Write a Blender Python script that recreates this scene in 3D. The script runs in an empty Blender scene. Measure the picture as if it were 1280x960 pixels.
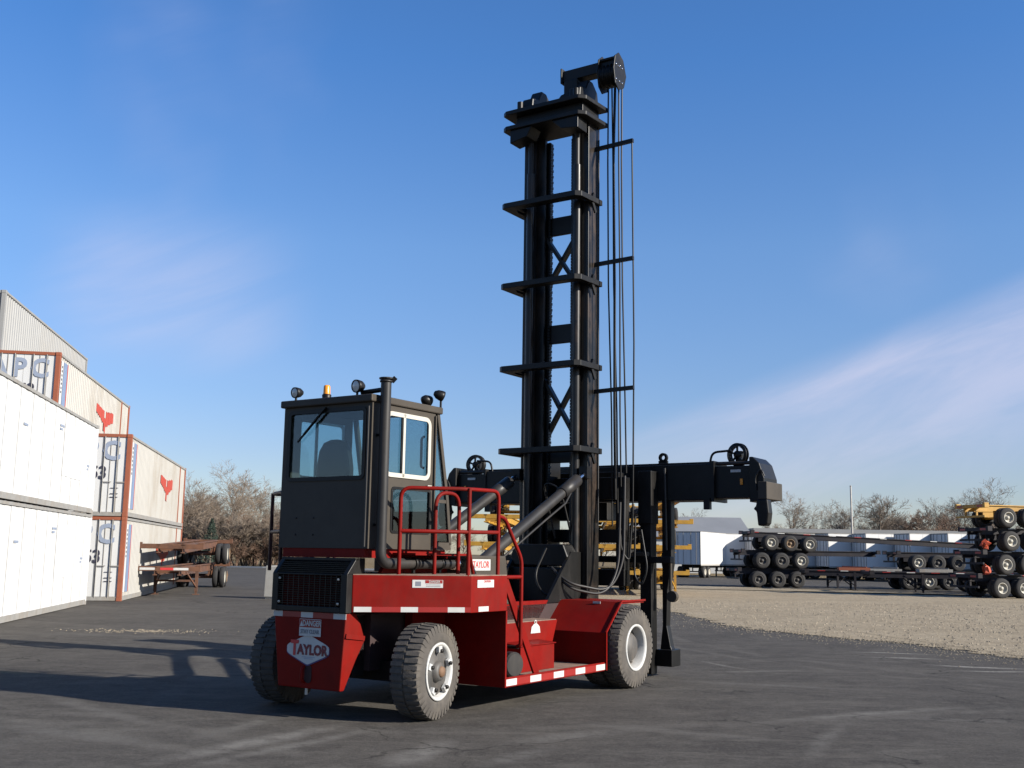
import bpy, math, random
from mathutils import Vector, Matrix
R_ = math.radians
sc = bpy.context.scene
COL = sc.collection

# ------------------------------------------------------------ camera
FPX, HOR, ROLL, EYE = 1350.0, 693.0, 0.015, 1.8
PITCH = math.atan((HOR - 480) / FPX)
cd = bpy.data.cameras.new('camera'); cam = bpy.data.objects.new('camera', cd); COL.objects.link(cam)
cd.sensor_fit = 'HORIZONTAL'; cd.sensor_width = 36.0; cd.lens = 36.0 * FPX / 1280.0
cd.clip_start = 0.1; cd.clip_end = 5000
cam.matrix_world = (Matrix.Translation((0, 0, EYE)) @ Matrix.Rotation(R_(90) + PITCH, 4, 'X')
                    @ Matrix.Rotation(ROLL, 4, 'Z'))
sc.camera = cam

# ------------------------------------------------------------ world and sun
SUN_AZ, SUN_EL = 114.0, 25.0
w = bpy.data.worlds.new('World'); sc.world = w; w.use_nodes = True
nt = w.node_tree; nt.nodes.clear()
def wn(t, **k):
    n = nt.nodes.new(t)
    for a, b in k.items(): setattr(n, a, b)
    return n
sky = wn('ShaderNodeTexSky', sky_type='NISHITA', sun_disc=False, sun_elevation=R_(SUN_EL),
         sun_rotation=R_(SUN_AZ), altitude=200, air_density=1.0, dust_density=0.35, ozone_density=2.6)
tc = wn('ShaderNodeTexCoord'); sep = wn('ShaderNodeSeparateXYZ')
nt.links.new(tc.outputs['Generated'], sep.inputs[0])
def wm(op, a, b=None, c=None):
    n = wn('ShaderNodeMath', operation=op)
    for i, v in enumerate((a, b, c)):
        if v is None: continue
        if isinstance(v, (int, float)): n.inputs[i].default_value = v
        else: nt.links.new(v, n.inputs[i])
    return n.outputs[0]
def wstep(v, lo, hi):
    n = wn('ShaderNodeMapRange', interpolation_type='SMOOTHSTEP')
    nt.links.new(v, n.inputs['Value']); n.inputs['From Min'].default_value = lo; n.inputs['From Max'].default_value = hi
    return n.outputs[0]
az = wm('ARCTAN2', sep.outputs['X'], sep.outputs['Y'])           # azimuth from +Y, clockwise
el = wm('ARCSINE', sep.outputs['Z'])
cmb = wn('ShaderNodeCombineXYZ')
sl = wm('ADD', el, wm('MULTIPLY', az, -0.36))                    # thin cirrus drawn out along a rising line
nt.links.new(wm('MULTIPLY', az, 2.2), cmb.inputs[0]); nt.links.new(wm('MULTIPLY', sl, 9.0), cmb.inputs[1])
nz = wn('ShaderNodeTexNoise', noise_dimensions='3D'); nz.inputs['Scale'].default_value = 1.6
nz.inputs['Detail'].default_value = 9; nz.inputs['Roughness'].default_value = 0.6; nz.inputs['Distortion'].default_value = 0.5
nt.links.new(cmb.outputs[0], nz.inputs['Vector'])
wisp = wstep(nz.outputs['Fac'], 0.34, 0.72)
n2 = wn('ShaderNodeTexNoise'); n2.inputs['Scale'].default_value = 2.3; n2.inputs['Detail'].default_value = 4
nt.links.new(tc.outputs['Generated'], n2.inputs['Vector'])
band = wm('MULTIPLY', wstep(sl, 0.086, 0.052), wstep(sl, -0.13, 0.03))     # long streak
band = wm('MULTIPLY', band, wstep(az, -0.05, 0.30))
patch = wm('MULTIPLY', wm('MULTIPLY', wstep(az, -0.45, -0.33), wstep(az, -0.17, -0.30)),
           wm('MULTIPLY', wstep(el, 0.14, 0.20), wstep(el, 0.32, 0.22)))
gen = wm('MULTIPLY', wstep(n2.outputs['Fac'], 0.56, 0.75), 0.25)
fac = wm('ADD', wm('ADD', wm('MULTIPLY', band, 0.58), wm('MULTIPLY', patch, 0.42)), wm('MULTIPLY', gen, wstep(el, 0.0, 0.2)))
fac = wm('MULTIPLY', fac, wm('ADD', wm('MULTIPLY', wisp, 0.62), 0.38))
mixc = wn('ShaderNodeMix', data_type='RGBA')
tint = wn('ShaderNodeMix', data_type='RGBA', blend_type='MULTIPLY')
tint.inputs['Factor'].default_value = 1.0
rp_ = wn('ShaderNodeValToRGB')
for i_, (ps_, cl_) in enumerate(((0.0, (1.0, 1.0, 1.10)), (0.13, (1.0, 1.02, 1.25)), (0.40, (1.04, 1.30, 1.62)), (0.64, (0.74, 1.25, 1.80)), (1.0, (0.70, 1.2, 1.75)))):
    e_ = rp_.color_ramp.elements[i_] if i_ < 2 else rp_.color_ramp.elements.new(ps_)
    e_.position = ps_; e_.color = tuple(c_ * .5 for c_ in cl_) + (1,)
nt.links.new(wm('MULTIPLY', el, 1.43), rp_.inputs[0])
dbl = wn('ShaderNodeVectorMath', operation='SCALE'); dbl.inputs['Scale'].default_value = 2.0
nt.links.new(rp_.outputs[0], dbl.inputs[0]); nt.links.new(dbl.outputs[0], tint.inputs['B'])
nt.links.new(sky.outputs[0], tint.inputs['A'])
nt.links.new(fac, mixc.inputs['Factor'])
nt.links.new(tint.outputs['Result'], mixc.inputs['A'])
mixc.inputs['B'].default_value = (7.0, 6.8, 8.3, 1)
bg = wn('ShaderNodeBackground'); bg.inputs['Strength'].default_value = 0.0515
nt.links.new(mixc.outputs['Result'], bg.inputs['Color'])
wo = wn('ShaderNodeOutputWorld'); nt.links.new(bg.outputs[0], wo.inputs['Surface'])

sd = bpy.data.lights.new('sun', 'SUN'); sun = bpy.data.objects.new('sun', sd); COL.objects.link(sun)
sd.energy = 5.0; sd.angle = R_(0.53); sd.color = (1.0, 0.94, 0.84)
sv = Vector((math.sin(R_(SUN_AZ)) * math.cos(R_(SUN_EL)), math.cos(R_(SUN_AZ)) * math.cos(R_(SUN_EL)), math.sin(R_(SUN_EL))))
sun.rotation_euler = sv.to_track_quat('Z', 'Y').to_euler(); sun.location = (30, -20, 30)
sc.render.engine = 'CYCLES'
vs = sc.view_settings; vs.view_transform = 'Standard'; vs.look = 'None'; vs.gamma = 1; vs.use_curve_mapping = False
vs.exposure = 1.05

# ------------------------------------------------------------ helpers
def ray(px, py):
    x, y = px - 640, 480 - py
    c, s = math.cos(ROLL), math.sin(ROLL)
    x, y = c * x - s * y, s * x + c * y
    d = Vector((x, FPX * math.cos(PITCH) - y * math.sin(PITCH), FPX * math.sin(PITCH) + y * math.cos(PITCH)))
    return d / d.y
def at(px, py, D): return Vector((0, 0, EYE)) + ray(px, py) * D
def gp(px, py, z=0.0):
    d = ray(px, py); return Vector((0, 0, EYE)) + d * ((z - EYE) / d.z)

MATS = {}; ALB = 0.80
def mat(name, col, rough=0.6, metal=0.0, var=0.15, scale=4.0, dirt=None, dirt_amt=0.0, bump=0.0, bscale=60.0, spec=0.5, coat=0.0):
    if name in MATS: return MATS[name]
    if metal < .5: col = tuple(c * ALB for c in col); dirt = tuple(c * ALB for c in dirt) if dirt else None
    m = bpy.data.materials.new(name); m.use_nodes = True; t = m.node_tree; b = t.nodes['Principled BSDF']
    b.inputs['Roughness'].default_value = rough; b.inputs['Metallic'].default_value = metal
    b.inputs['Specular IOR Level'].default_value = spec; b.inputs['Coat Weight'].default_value = coat
    tcn = t.nodes.new('ShaderNodeTexCoord')
    n = t.nodes.new('ShaderNodeTexNoise'); n.inputs['Scale'].default_value = scale; n.inputs['Detail'].default_value = 7
    n.inputs['Roughness'].default_value = 0.65
    t.links.new(tcn.outputs['Object'], n.inputs['Vector'])
    r = t.nodes.new('ShaderNodeValToRGB'); r.color_ramp.elements[0].position = 0.3; r.color_ramp.elements[1].position = 0.7
    r.color_ramp.elements[0].color = tuple(c * (1 - var) for c in col) + (1,)
    r.color_ramp.elements[1].color = tuple(min(1, c * (1 + var)) for c in col) + (1,)
    t.links.new(n.outputs['Fac'], r.inputs['Fac']); out = r.outputs['Color']
    if dirt:
        n3 = t.nodes.new('ShaderNodeTexNoise'); n3.inputs['Scale'].default_value = scale * 0.45; n3.inputs['Detail'].default_value = 9
        n3.inputs['Roughness'].default_value = 0.72
        mp = t.nodes.new('ShaderNodeMapping'); mp.inputs['Scale'].default_value = (1, 1, 0.4); mp.inputs['Location'].default_value = (3, 7, 1)
        t.links.new(tcn.outputs['Object'], mp.inputs['Vector']); t.links.new(mp.outputs[0], n3.inputs['Vector'])
        mr = t.nodes.new('ShaderNodeMapRange'); mr.inputs['From Min'].default_value = 0.48; mr.inputs['From Max'].default_value = 0.75
        mr.inputs['To Max'].default_value = dirt_amt
        t.links.new(n3.outputs['Fac'], mr.inputs['Value'])
        mx = t.nodes.new('ShaderNodeMix'); mx.data_type = 'RGBA'; mx.inputs['B'].default_value = tuple(dirt) + (1,)
        t.links.new(mr.outputs[0], mx.inputs['Factor']); t.links.new(out, mx.inputs['A']); out = mx.outputs['Result']
        ra = t.nodes.new('ShaderNodeMapRange'); ra.inputs['To Min'].default_value = rough; ra.inputs['To Max'].default_value = min(1, rough + 0.35)
        t.links.new(mr.outputs[0], ra.inputs['Value']); t.links.new(ra.outputs[0], b.inputs['Roughness'])
    t.links.new(out, b.inputs['Base Color'])
    if bump:
        n4 = t.nodes.new('ShaderNodeTexNoise'); n4.inputs['Scale'].default_value = bscale; n4.inputs['Detail'].default_value = 4
        t.links.new(tcn.outputs['Object'], n4.inputs['Vector'])
        bp = t.nodes.new('ShaderNodeBump'); bp.inputs['Strength'].default_value = bump; bp.inputs['Distance'].default_value = 0.01
        t.links.new(n4.outputs['Fac'], bp.inputs['Height']); t.links.new(bp.outputs[0], b.inputs['Normal'])
    MATS[name] = m; return m

RED = mat('red_paint', (0.175, 0.0060, 0.0038), 0.5, var=0.2, dirt=(0.10, 0.016, 0.011), dirt_amt=0.8, scale=3, spec=0.10)
REDDUST = mat('dusty_deck', (0.20, 0.125, 0.09), 0.85, var=0.3, scale=6, dirt=(0.30, 0.24, 0.18), dirt_amt=0.8)
BLK = mat('black_paint', (0.007, 0.0065, 0.006), 0.42, var=0.35, dirt=(0.035, 0.03, 0.026), dirt_amt=0.6, scale=3, spec=0.25)
BLKRUST = mat('worn_black_rail', (0.009, 0.0082, 0.0075), 0.34, var=0.4, dirt=(0.085, 0.05, 0.03), dirt_amt=0.7, scale=5, spec=0.35)
CHAR = mat('charcoal_paint', (0.055, 0.046, 0.036), 0.55, var=0.16, dirt=(0.075, 0.062, 0.048), dirt_amt=0.4, scale=2.5, spec=0.2)
GRYC = mat('cylinder_grey', (0.024, 0.0225, 0.022), 0.45, var=0.2, dirt=(0.05, 0.04, 0.03), dirt_amt=0.5, spec=0.3)
CHROME = mat('chrome', (0.6, 0.6, 0.6), 0.15, metal=1.0, var=0.05)
TYRE = mat('tyre_rubber', (0.066, 0.058, 0.050), 0.9, var=0.25, scale=7, dirt=(0.14, 0.12, 0.095), dirt_amt=0.8, bump=0.3)
TYREB = mat('tyre_black', (0.014, 0.013, 0.013), 0.85, var=0.25, scale=5, dirt=(0.08, 0.07, 0.06), dirt_amt=0.6)
RAILD = mat('shaded_red_rail', (0.045, 0.014, 0.012), 0.55, var=0.3, spec=0.2)  # left handrail's red, with its unlit look put into the base colour
RIMW = mat('rim_white', (0.48, 0.48, 0.465), 0.5, var=0.08, dirt=(0.25, 0.2, 0.15), dirt_amt=0.6)
RIMG = mat('rim_grey', (0.06, 0.058, 0.055), 0.55, var=0.2, dirt=(0.16, 0.12, 0.09), dirt_amt=0.7)
HUBB = mat('hub_rust', (0.16, 0.09, 0.05), 0.8, var=0.3)
CREAM = mat('cream_frame', (0.48, 0.455, 0.39), 0.45, var=0.06, dirt=(0.4, 0.33, 0.25), dirt_amt=0.4)
TAPEW = mat('tape_white', (0.50, 0.50, 0.48), 0.4, var=0.08, dirt=(0.4, 0.36, 0.3), dirt_amt=0.5)
TAPER = mat('tape_red', (0.26, 0.014, 0.010), 0.4, var=0.1)
DECALR = mat('decal_red', (0.50, 0.03, 0.03), 0.5, var=0.05)
DECALM = mat('decal_maroon', (0.16, 0.012, 0.02), 0.5, var=0.05)
DECALG = mat('decal_grey', (0.16, 0.17, 0.2), 0.5, var=0.05)
AMBER = mat('amber_lens', (0.75, 0.26, 0.01), 0.3, var=0.1)
LAMPG = mat('lamp_glass', (0.62, 0.62, 0.58), 0.12, var=0.1)
WTANK = mat('pale_tank', (0.82, 0.80, 0.72), 0.55, var=0.06, dirt=(0.35, 0.32, 0.27), dirt_amt=0.6)
YEL = mat('yellow_paint', (0.44, 0.235, 0.02), 0.5, var=0.15, dirt=(0.18, 0.09, 0.03), dirt_amt=0.7, scale=2)
NAVY = mat('navy_chassis', (0.010, 0.009, 0.014), 0.55, var=0.3, dirt=(0.04, 0.028, 0.02), dirt_amt=0.6, spec=0.25)
RUST = mat('rusty_steel', (0.115, 0.047, 0.022), 0.8, var=0.4, dirt=(0.035, 0.03, 0.03), dirt_amt=1.0, scale=2.2)
CWHITE = mat('container_white', (0.60, 0.60, 0.59), 0.5, var=0.04, scale=1.2, dirt=(0.46, 0.44, 0.40), dirt_amt=0.6)
CAPC = mat('container_ivory', (0.355, 0.34, 0.31), 0.55, var=0.05, scale=1.2, dirt=(0.25, 0.21, 0.16), dirt_amt=0.7)
CGREY = mat('container_grey', (0.25, 0.25, 0.245), 0.55, var=0.06, scale=1.2, dirt=(0.3, 0.28, 0.25), dirt_amt=0.5)
CRAIL = mat('galvanised_rail', (0.27, 0.26, 0.24), 0.55, var=0.15, dirt=(0.22, 0.16, 0.1), dirt_amt=0.6)
CORANGE = mat('orange_brown_post', (0.27, 0.075, 0.033), 0.6, var=0.15, dirt=(0.25, 0.08, 0.04), dirt_amt=0.7, scale=2)
LOGOR = mat('logo_red', (0.42, 0.05, 0.022), 0.55, var=0.08)
LETB = mat('letter_pale_blue', (0.25, 0.29, 0.37), 0.55, var=0.1)
LETK = mat('letter_black', (0.03, 0.03, 0.05), 0.55, var=0.1)
STB = mat('stripe_blue', (0.18, 0.24, 0.36), 0.55, var=0.1)
BARK = mat('bark_grey', (0.20, 0.155, 0.115), 0.95, var=0.3, scale=1.5)
BARKR = mat('bark_brown', (0.17, 0.105, 0.07), 0.95, var=0.3, scale=1.5)
NEEDLE = mat('evergreen', (0.02, 0.035, 0.022), 0.9, var=0.4)
TRW = mat('trailer_white', (0.66, 0.65, 0.63), 0.45, var=0.03, scale=0.6, dirt=(0.5, 0.5, 0.48), dirt_amt=0.3)
ROOFG = mat('roof_grey', (0.20, 0.205, 0.21), 0.6, var=0.08, scale=0.4)
WALLP = mat('building_pale', (0.42, 0.42, 0.40), 0.6, var=0.05, scale=0.4)
STONE = mat('pale_stone', (0.30, 0.25, 0.18), 0.9, var=0.25, scale=20)
def glass(name, tint, alpha):
    m = bpy.data.materials.new(name); m.use_nodes = True; t = m.node_tree; t.nodes.clear()
    o = t.nodes.new('ShaderNodeOutputMaterial'); mx = t.nodes.new('ShaderNodeMixShader')
    tr = t.nodes.new('ShaderNodeBsdfTransparent'); tr.inputs[0].default_value = tuple(tint) + (1,)
    gl = t.nodes.new('ShaderNodeBsdfGlossy'); gl.inputs['Roughness'].default_value = 0.03
    gl.inputs[0].default_value = (0.9, 0.95, 1, 1)
    fr0 = t.nodes.new('ShaderNodeLayerWeight'); fr0.inputs[0].default_value = 0.5; fr = t.nodes.new('ShaderNodeMath'); fr.operation = 'POWER'; fr.inputs[1].default_value = 4.0; t.links.new(fr0.outputs['Facing'], fr.inputs[0])
    mu = t.nodes.new('ShaderNodeMath'); mu.operation = 'MULTIPLY_ADD'; mu.inputs[1].default_value = 0.6; mu.inputs[2].default_value = alpha
    t.links.new(fr.outputs[0], mu.inputs[0]); t.links.new(mu.outputs[0], mx.inputs[0])
    t.links.new(tr.outputs[0], mx.inputs[1]); t.links.new(gl.outputs[0], mx.inputs[2]); t.links.new(mx.outputs[0], o.inputs[0])
    return m
GLASS = glass('cab_glass', (0.70, 0.80, 0.82), 0.05)
GLASSD = glass('dark_glass', (0.45, 0.52, 0.55), 0.05)

class MB:
    def __init__(s): s.v = []; s.f = []; s.sm = []
    def add(s, vs, fs, smooth=False):
        o = len(s.v); s.v += [tuple(v) for v in vs]; s.f += [tuple(i + o for i in f) for f in fs]; s.sm += [smooth] * len(fs); return s
    def hexa(s, p): return s.add(p, [(0, 3, 2, 1), (4, 5, 6, 7), (0, 1, 5, 4), (1, 2, 6, 5), (2, 3, 7, 6), (3, 0, 4, 7)])
    def box(s, x0, x1, y0, y1, z0, z1):
        return s.hexa([(x0, y0, z0), (x1, y0, z0), (x1, y1, z0), (x0, y1, z0), (x0, y0, z1), (x1, y0, z1), (x1, y1, z1), (x0, y1, z1)])
    def prism(s, poly, vec):
        n = len(poly); a = [Vector(p) for p in poly]; v = Vector(vec); b = [p + v for p in a]
        nn = Vector((0, 0, 0))
        for i in range(n): nn += a[i].cross(a[(i + 1) % n])
        if nn.dot(v) > 0: a, b = a[::-1], b[::-1]
        return s.add(a + b, [tuple(range(n)), tuple(range(2 * n - 1, n - 1, -1))] + [(i, i + n, (i + 1) % n + n, (i + 1) % n) for i in range(n)])
    def bar(s, p0, p1, wx, wz, up=(0, 0, 1)):
        p0, p1 = Vector(p0), Vector(p1); d = (p1 - p0).normalized(); u = Vector(up)
        if abs(d.dot(u)) > 0.99: u = Vector((0, 1, 0))
        sd_ = d.cross(u).normalized(); u = sd_.cross(d).normalized(); a = sd_ * wx / 2; b = u * wz / 2
        q = [p0 - a - b, p0 + a - b, p0 + a + b, p0 - a + b]; q2 = [x + (p1 - p0) for x in q]
        return s.hexa(q + q2)
    def tube(s, pts, r, n=8, cap=True):
        pts = [Vector(p) for p in pts]; rs = r if isinstance(r, (list, tuple)) else [r] * len(pts)
        u = None; vs = []
        for i, p in enumerate(pts):
            d = ((pts[i + 1] - p) if i == 0 else (p - pts[i - 1]) if i == len(pts) - 1 else (pts[i + 1] - pts[i - 1])).normalized()
            if u is None:
                u = d.orthogonal().normalized()
            u = (u - d * u.dot(d)).normalized(); v = d.cross(u)
            for k in range(n):
                a = 2 * math.pi * k / n; vs.append(p + (u * math.cos(a) + v * math.sin(a)) * rs[i])
        fs = [(i * n + k, i * n + (k + 1) % n, (i + 1) * n + (k + 1) % n, (i + 1) * n + k) for i in range(len(pts) - 1) for k in range(n)]
        s.add(vs, fs, n > 4)
        if cap:
            m = (len(pts) - 1) * n
            s.add(vs[:n], [tuple(range(n - 1, -1, -1))]); s.add(vs[m:], [tuple(range(n))])
        return s
    def lathe(s, prof, c, axis, n=24, smooth=True):           # prof: list of (offset along axis, radius)
        c = Vector(c); d = Vector(axis).normalized(); u = d.orthogonal().normalized(); v = d.cross(u); vs = []
        for o, r in prof:
            for k in range(n):
                a = 2 * math.pi * k / n; vs.append(c + d * o + (u * math.cos(a) + v * math.sin(a)) * r)
        fs = [(i * n + k, i * n + (k + 1) % n, (i + 1) * n + (k + 1) % n, (i + 1) * n + k) for i in range(len(prof) - 1) for k in range(n)]
        return s.add(vs, fs, smooth)
    def build(s, name, m, parent=None, bevel=0.0, label=None):
        me = bpy.data.meshes.new(name); me.from_pydata(s.v, [], s.f); me.materials.append(m)
        me.polygons.foreach_set('use_smooth', s.sm); me.update()
        o = bpy.data.objects.new(name, me); COL.objects.link(o)
        if parent: o.parent = parent
        if bevel:
            b = o.modifiers.new('bevel', 'BEVEL'); b.width = bevel; b.segments = 2; b.limit_method = 'ANGLE'; b.angle_limit = R_(40)
        if label: o['label'] = label
        return o
def arc(pts, rad, n=5):
    pts = [Vector(p) for p in pts]; out = [pts[0]]
    for i in range(1, len(pts) - 1):
        a, b, c = pts[i - 1], pts[i], pts[i + 1]
        r = min(rad, (a - b).length * .49, (c - b).length * .49)
        p, q = b + (a - b).normalized() * r, b + (c - b).normalized() * r
        for k in range(n + 1):
            t = k / n; out.append(p * (1 - t) ** 2 + b * 2 * t * (1 - t) + q * t * t)
    return out + [pts[-1]]
def tag(o, label, cat, group=None, kind=None):
    if label: o['label'] = label
    if cat: o['category'] = cat
    if group: o['group'] = group
    if kind: o['kind'] = kind
    return o
def empty(name, loc, rz=0.0):
    o = bpy.data.objects.new(name, None); COL.objects.link(o); o.location = loc; o.rotation_euler = (0, 0, rz); o.empty_display_size = 0.3; return o
def copy_tree(o, parent=None):
    c = o.copy(); COL.objects.link(c); c.parent = parent
    for ch in list(o.children): copy_tree(ch, c)
    return c
def text(name, s, size, m, parent, pos, u, v, sx=1.0, ext=0.002, bold=0.0):
    cu = bpy.data.curves.new(name, 'FONT'); cu.body = s; cu.size = size; cu.align_x = 'CENTER'; cu.align_y = 'CENTER'
    cu.extrude = ext; cu.offset = bold; cu.resolution_u = 3
    t = bpy.data.objects.new('tmp', cu); COL.objects.link(t)
    me = bpy.data.meshes.new_from_object(t.evaluated_get(bpy.context.evaluated_depsgraph_get()))
    bpy.data.objects.remove(t); me.materials.clear(); me.materials.append(m)
    o = bpy.data.objects.new(name, me); COL.objects.link(o); o.parent = parent
    u, v = Vector(u).normalized(), Vector(v).normalized(); n = u.cross(v)
    o.matrix_local = Matrix.Translation(pos) @ Matrix((u, v, n)).transposed().to_4x4() @ Matrix.Diagonal((sx, 1, 1, 1))
    return o

# ------------------------------------------------------------ ground
def sheet(name, pts, z, m, kind='structure', jitter=0.0, seed=0, step=None):
    rnd = random.Random(seed); out = []
    for i, p in enumerate(pts):
        q = pts[(i + 1) % len(pts)]; L = math.dist(p, q); n = max(1, int(L / step)) if step else 1
        for k in range(n):
            t = k / n; j = jitter if step else 0
            out.append((p[0] + (q[0] - p[0]) * t + rnd.uniform(-j, j), p[1] + (q[1] - p[1]) * t + rnd.uniform(-j, j), z))
    me = bpy.data.meshes.new(name); me.from_pydata(out, [], [tuple(range(len(out)))]); me.materials.append(m)
    o = bpy.data.objects.new(name, me); COL.objects.link(o); o['kind'] = kind
    if me.polygons[0].normal.z < 0: me.flip_normals()
    return o
def gmat(name):
    m = bpy.data.materials.new(name); m.use_nodes = True; t = m.node_tree; b = t.nodes['Principled BSDF']
    tcn = t.nodes.new('ShaderNodeTexCoord')
    def noise(scale, det=6, rough=.6, mapping=None, dist=0.0):
        n = t.nodes.new('ShaderNodeTexNoise'); n.inputs['Scale'].default_value = scale; n.inputs['Detail'].default_value = det
        n.inputs['Roughness'].default_value = rough; n.inputs['Distortion'].default_value = dist
        if mapping:
            mp = t.nodes.new('ShaderNodeMapping'); mp.inputs['Rotation'].default_value = (0, 0, mapping[0]); mp.inputs['Scale'].default_value = mapping[1]
            t.links.new(tcn.outputs['Object'], mp.inputs[0]); t.links.new(mp.outputs[0], n.inputs['Vector'])
        else: t.links.new(tcn.outputs['Object'], n.inputs['Vector'])
        return n.outputs['Fac']
    def rng(v, a, b2, lo=0.0, hi=1.0):
        r = t.nodes.new('ShaderNodeMapRange'); t.links.new(v, r.inputs['Value'])
        for k, x in zip(('From Min', 'From Max', 'To Min', 'To Max'), (a, b2, lo, hi)): r.inputs[k].default_value = x
        return r.outputs[0]
    def mix(f_, a, b2):
        x = t.nodes.new('ShaderNodeMix'); x.data_type = 'RGBA'
        for key, v in (('Factor', f_), ('A', a), ('B', b2)):
            if isinstance(v, tuple): x.inputs[key].default_value = v + (1,)
            elif isinstance(v, float): x.inputs[key].default_value = v
            else: t.links.new(v, x.inputs[key])
        return x.outputs['Result']
    def bump(h, strength, dist, prev=None):
        bp = t.nodes.new('ShaderNodeBump'); bp.inputs['Strength'].default_value = strength; bp.inputs['Distance'].default_value = dist
        t.links.new(h, bp.inputs['Height'])
        if prev: t.links.new(prev, bp.inputs['Normal'])
        return bp.outputs[0]
    return m, t, b, noise, rng, mix, bump, tcn
m, t, b, noise, rng, mix, bump, tcn = gmat('asphalt')
c = mix(rng(noise(0.35, 8), .35, .65), (0.037, 0.033, 0.030), (0.057, 0.051, 0.045))
c = mix(rng(noise(0.9, 10, .75, (0.6, (0.7, 1.1, 1)), .8), .46, .64, 0, .7), c, (0.090, 0.082, 0.071))        # dusty patches
c = mix(rng(noise(1.7, 10, .8, (-0.5, (0.4, 1.5, 1)), .6), .52, .64, 0, .7), c, (0.115, 0.105, 0.090))
c = mix(rng(noise(0.22, 5, .6), .55, .70, 0, .8), c, (0.027, 0.0245, 0.0225))                                   # dark oily patches
def ringmark(cx, cy, rad, wid, amt, col):                                                                     # dusty arcs left by turning tyres
    global c
    vm = t.nodes.new('ShaderNodeVectorMath'); vm.operation = 'DISTANCE'; vm.inputs[1].default_value = (cx, cy, 0)
    t.links.new(vsd, vm.inputs[0])
    sb_ = t.nodes.new('ShaderNodeMath'); sb_.operation = 'SUBTRACT'; sb_.inputs[1].default_value = rad; t.links.new(vm.outputs['Value'], sb_.inputs[0])
    ab = t.nodes.new('ShaderNodeMath'); ab.operation = 'ABSOLUTE'; t.links.new(sb_.outputs[0], ab.inputs[0])
    mm = t.nodes.new('ShaderNodeMath'); mm.operation = 'MULTIPLY'
    t.links.new(rng(ab.outputs[0], wid * .3, wid, amt, 0), mm.inputs[0]); t.links.new(rng(noise(1.1, 8, .75), .42, .62), mm.inputs[1])
    c = mix(mm.outputs[0], c, col)
nq = t.nodes.new('ShaderNodeTexNoise'); nq.inputs['Scale'].default_value = 0.6; t.links.new(tcn.outputs['Object'], nq.inputs['Vector'])
nq2 = t.nodes.new('ShaderNodeVectorMath'); nq2.operation = 'MULTIPLY_ADD'; nq2.inputs[1].default_value = (.5, .5, 0); t.links.new(nq.outputs['Color'], nq2.inputs[0]); t.links.new(tcn.outputs['Object'], nq2.inputs[2])
vsd = nq2.outputs[0]
for cx, cy, rad, wid, amt in ((-9, 4, 9.0, .22, .9), (-9, 4, 9.7, .16, .8), (2, 25, 16.2, .2, .8), (2, 25, 16.9, .2, .8), (14, 2, 11.0, .18, .8), (14, 2, 11.6, .2, .7), (-4, 34, 22.5, .22, .8), (16, 26, 12.0, .22, .8), (16, 26, 12.8, .15, .8), (-20, 14, 16, .25, .7), (8, -6, 15.0, .15, .7)):
    ringmark(cx, cy, rad, wid, amt, (0.115, 0.106, 0.093))
c = mix(rng(noise(3.5, 8, .8), .47, .62, 0, .6), c, (0.098, 0.09, 0.078))
c = mix(rng(noise(6, 8, .8), .54, .66, 0, .6), c, (0.023, 0.021, 0.019))
c = mix(rng(noise(22, 6, .85), .50, .66, 0, .7), c, (0.12, 0.11, 0.095))
c = mix(rng(noise(26, 6, .85, (.5, (1, 1, 1))), .50, .64, 0, .6), c, (0.019, 0.017, 0.016))
SCN = rng(noise(5, 7, .85), .36, .56)
for (xa_, ya_), (xb_, yb_), sy_, am_, cl_ in (((1070, 815), (1165, 818), .10, 1.0, .26), ((1085, 821), (1178, 824), .10, 1.0, .26), ((1155, 831), (1275, 836), .12, 1.0, .26), ((1190, 838), (1300, 840), .08, 1.0, .26),
        ((870, 826), (940, 837), .06, .9, .17), ((190, 952), (425, 906), .20, .9, .17), ((240, 958), (470, 912), .12, .8, .15), ((480, 956), (570, 925), .18, .8, .17), ((250, 925), (340, 893), .16, .7, .13), ((60, 868), (200, 910), .14, .7, .13),
        ((0, 908), (190, 930), .22, .7, .13), ((960, 902), (1210, 884), .16, .85, .15), ((1080, 896), (1280, 902), .12, .6, .13), ((640, 930), (790, 912), .22, .75, .14), ((700, 902), (960, 925), .18, .6, .13), ((830, 850), (1080, 862), .14, .6, .13), ((880, 840), (1000, 838), .09, .8, .16), ((10, 790), (330, 800), .25, .5, .11), ((600, 956), (700, 936), .14, .7, .14), ((1000, 955), (1060, 900), .12, .6, .13)):
    A_, B_ = gp(xa_, ya_), gp(xb_, yb_); mid_ = (A_ + B_) / 2; hl_ = (B_ - A_).length / 2; an_ = math.atan2(B_.y - A_.y, B_.x - A_.x)      # pale scuffs and tyre scrapes
    mp_ = t.nodes.new('ShaderNodeMapping'); mp_.vector_type = 'TEXTURE'; mp_.inputs['Location'].default_value = (mid_.x + .25, mid_.y + .25, 0); mp_.inputs['Scale'].default_value = (hl_, sy_, 1); mp_.inputs['Rotation'].default_value = (0, 0, an_)
    t.links.new(vsd, mp_.inputs[0]); ln_ = t.nodes.new('ShaderNodeVectorMath'); ln_.operation = 'LENGTH'; t.links.new(mp_.outputs[0], ln_.inputs[0])
    mm_ = t.nodes.new('ShaderNodeMath'); mm_.operation = 'MULTIPLY'; t.links.new(rng(ln_.outputs['Value'], .3, 1.25, am_, 0), mm_.inputs[0]); t.links.new(SCN, mm_.inputs[1])
    c = mix(mm_.outputs[0], c, (cl_, cl_ * .94, cl_ * .84))
c = mix(rng(noise(70, 4, .8), .50, .68, 0, .6), c, (0.14, 0.128, 0.11))
c = mix(rng(noise(120, 3, .7), .52, .62, 0, .5), c, (0.018, 0.017, 0.016))
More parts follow.
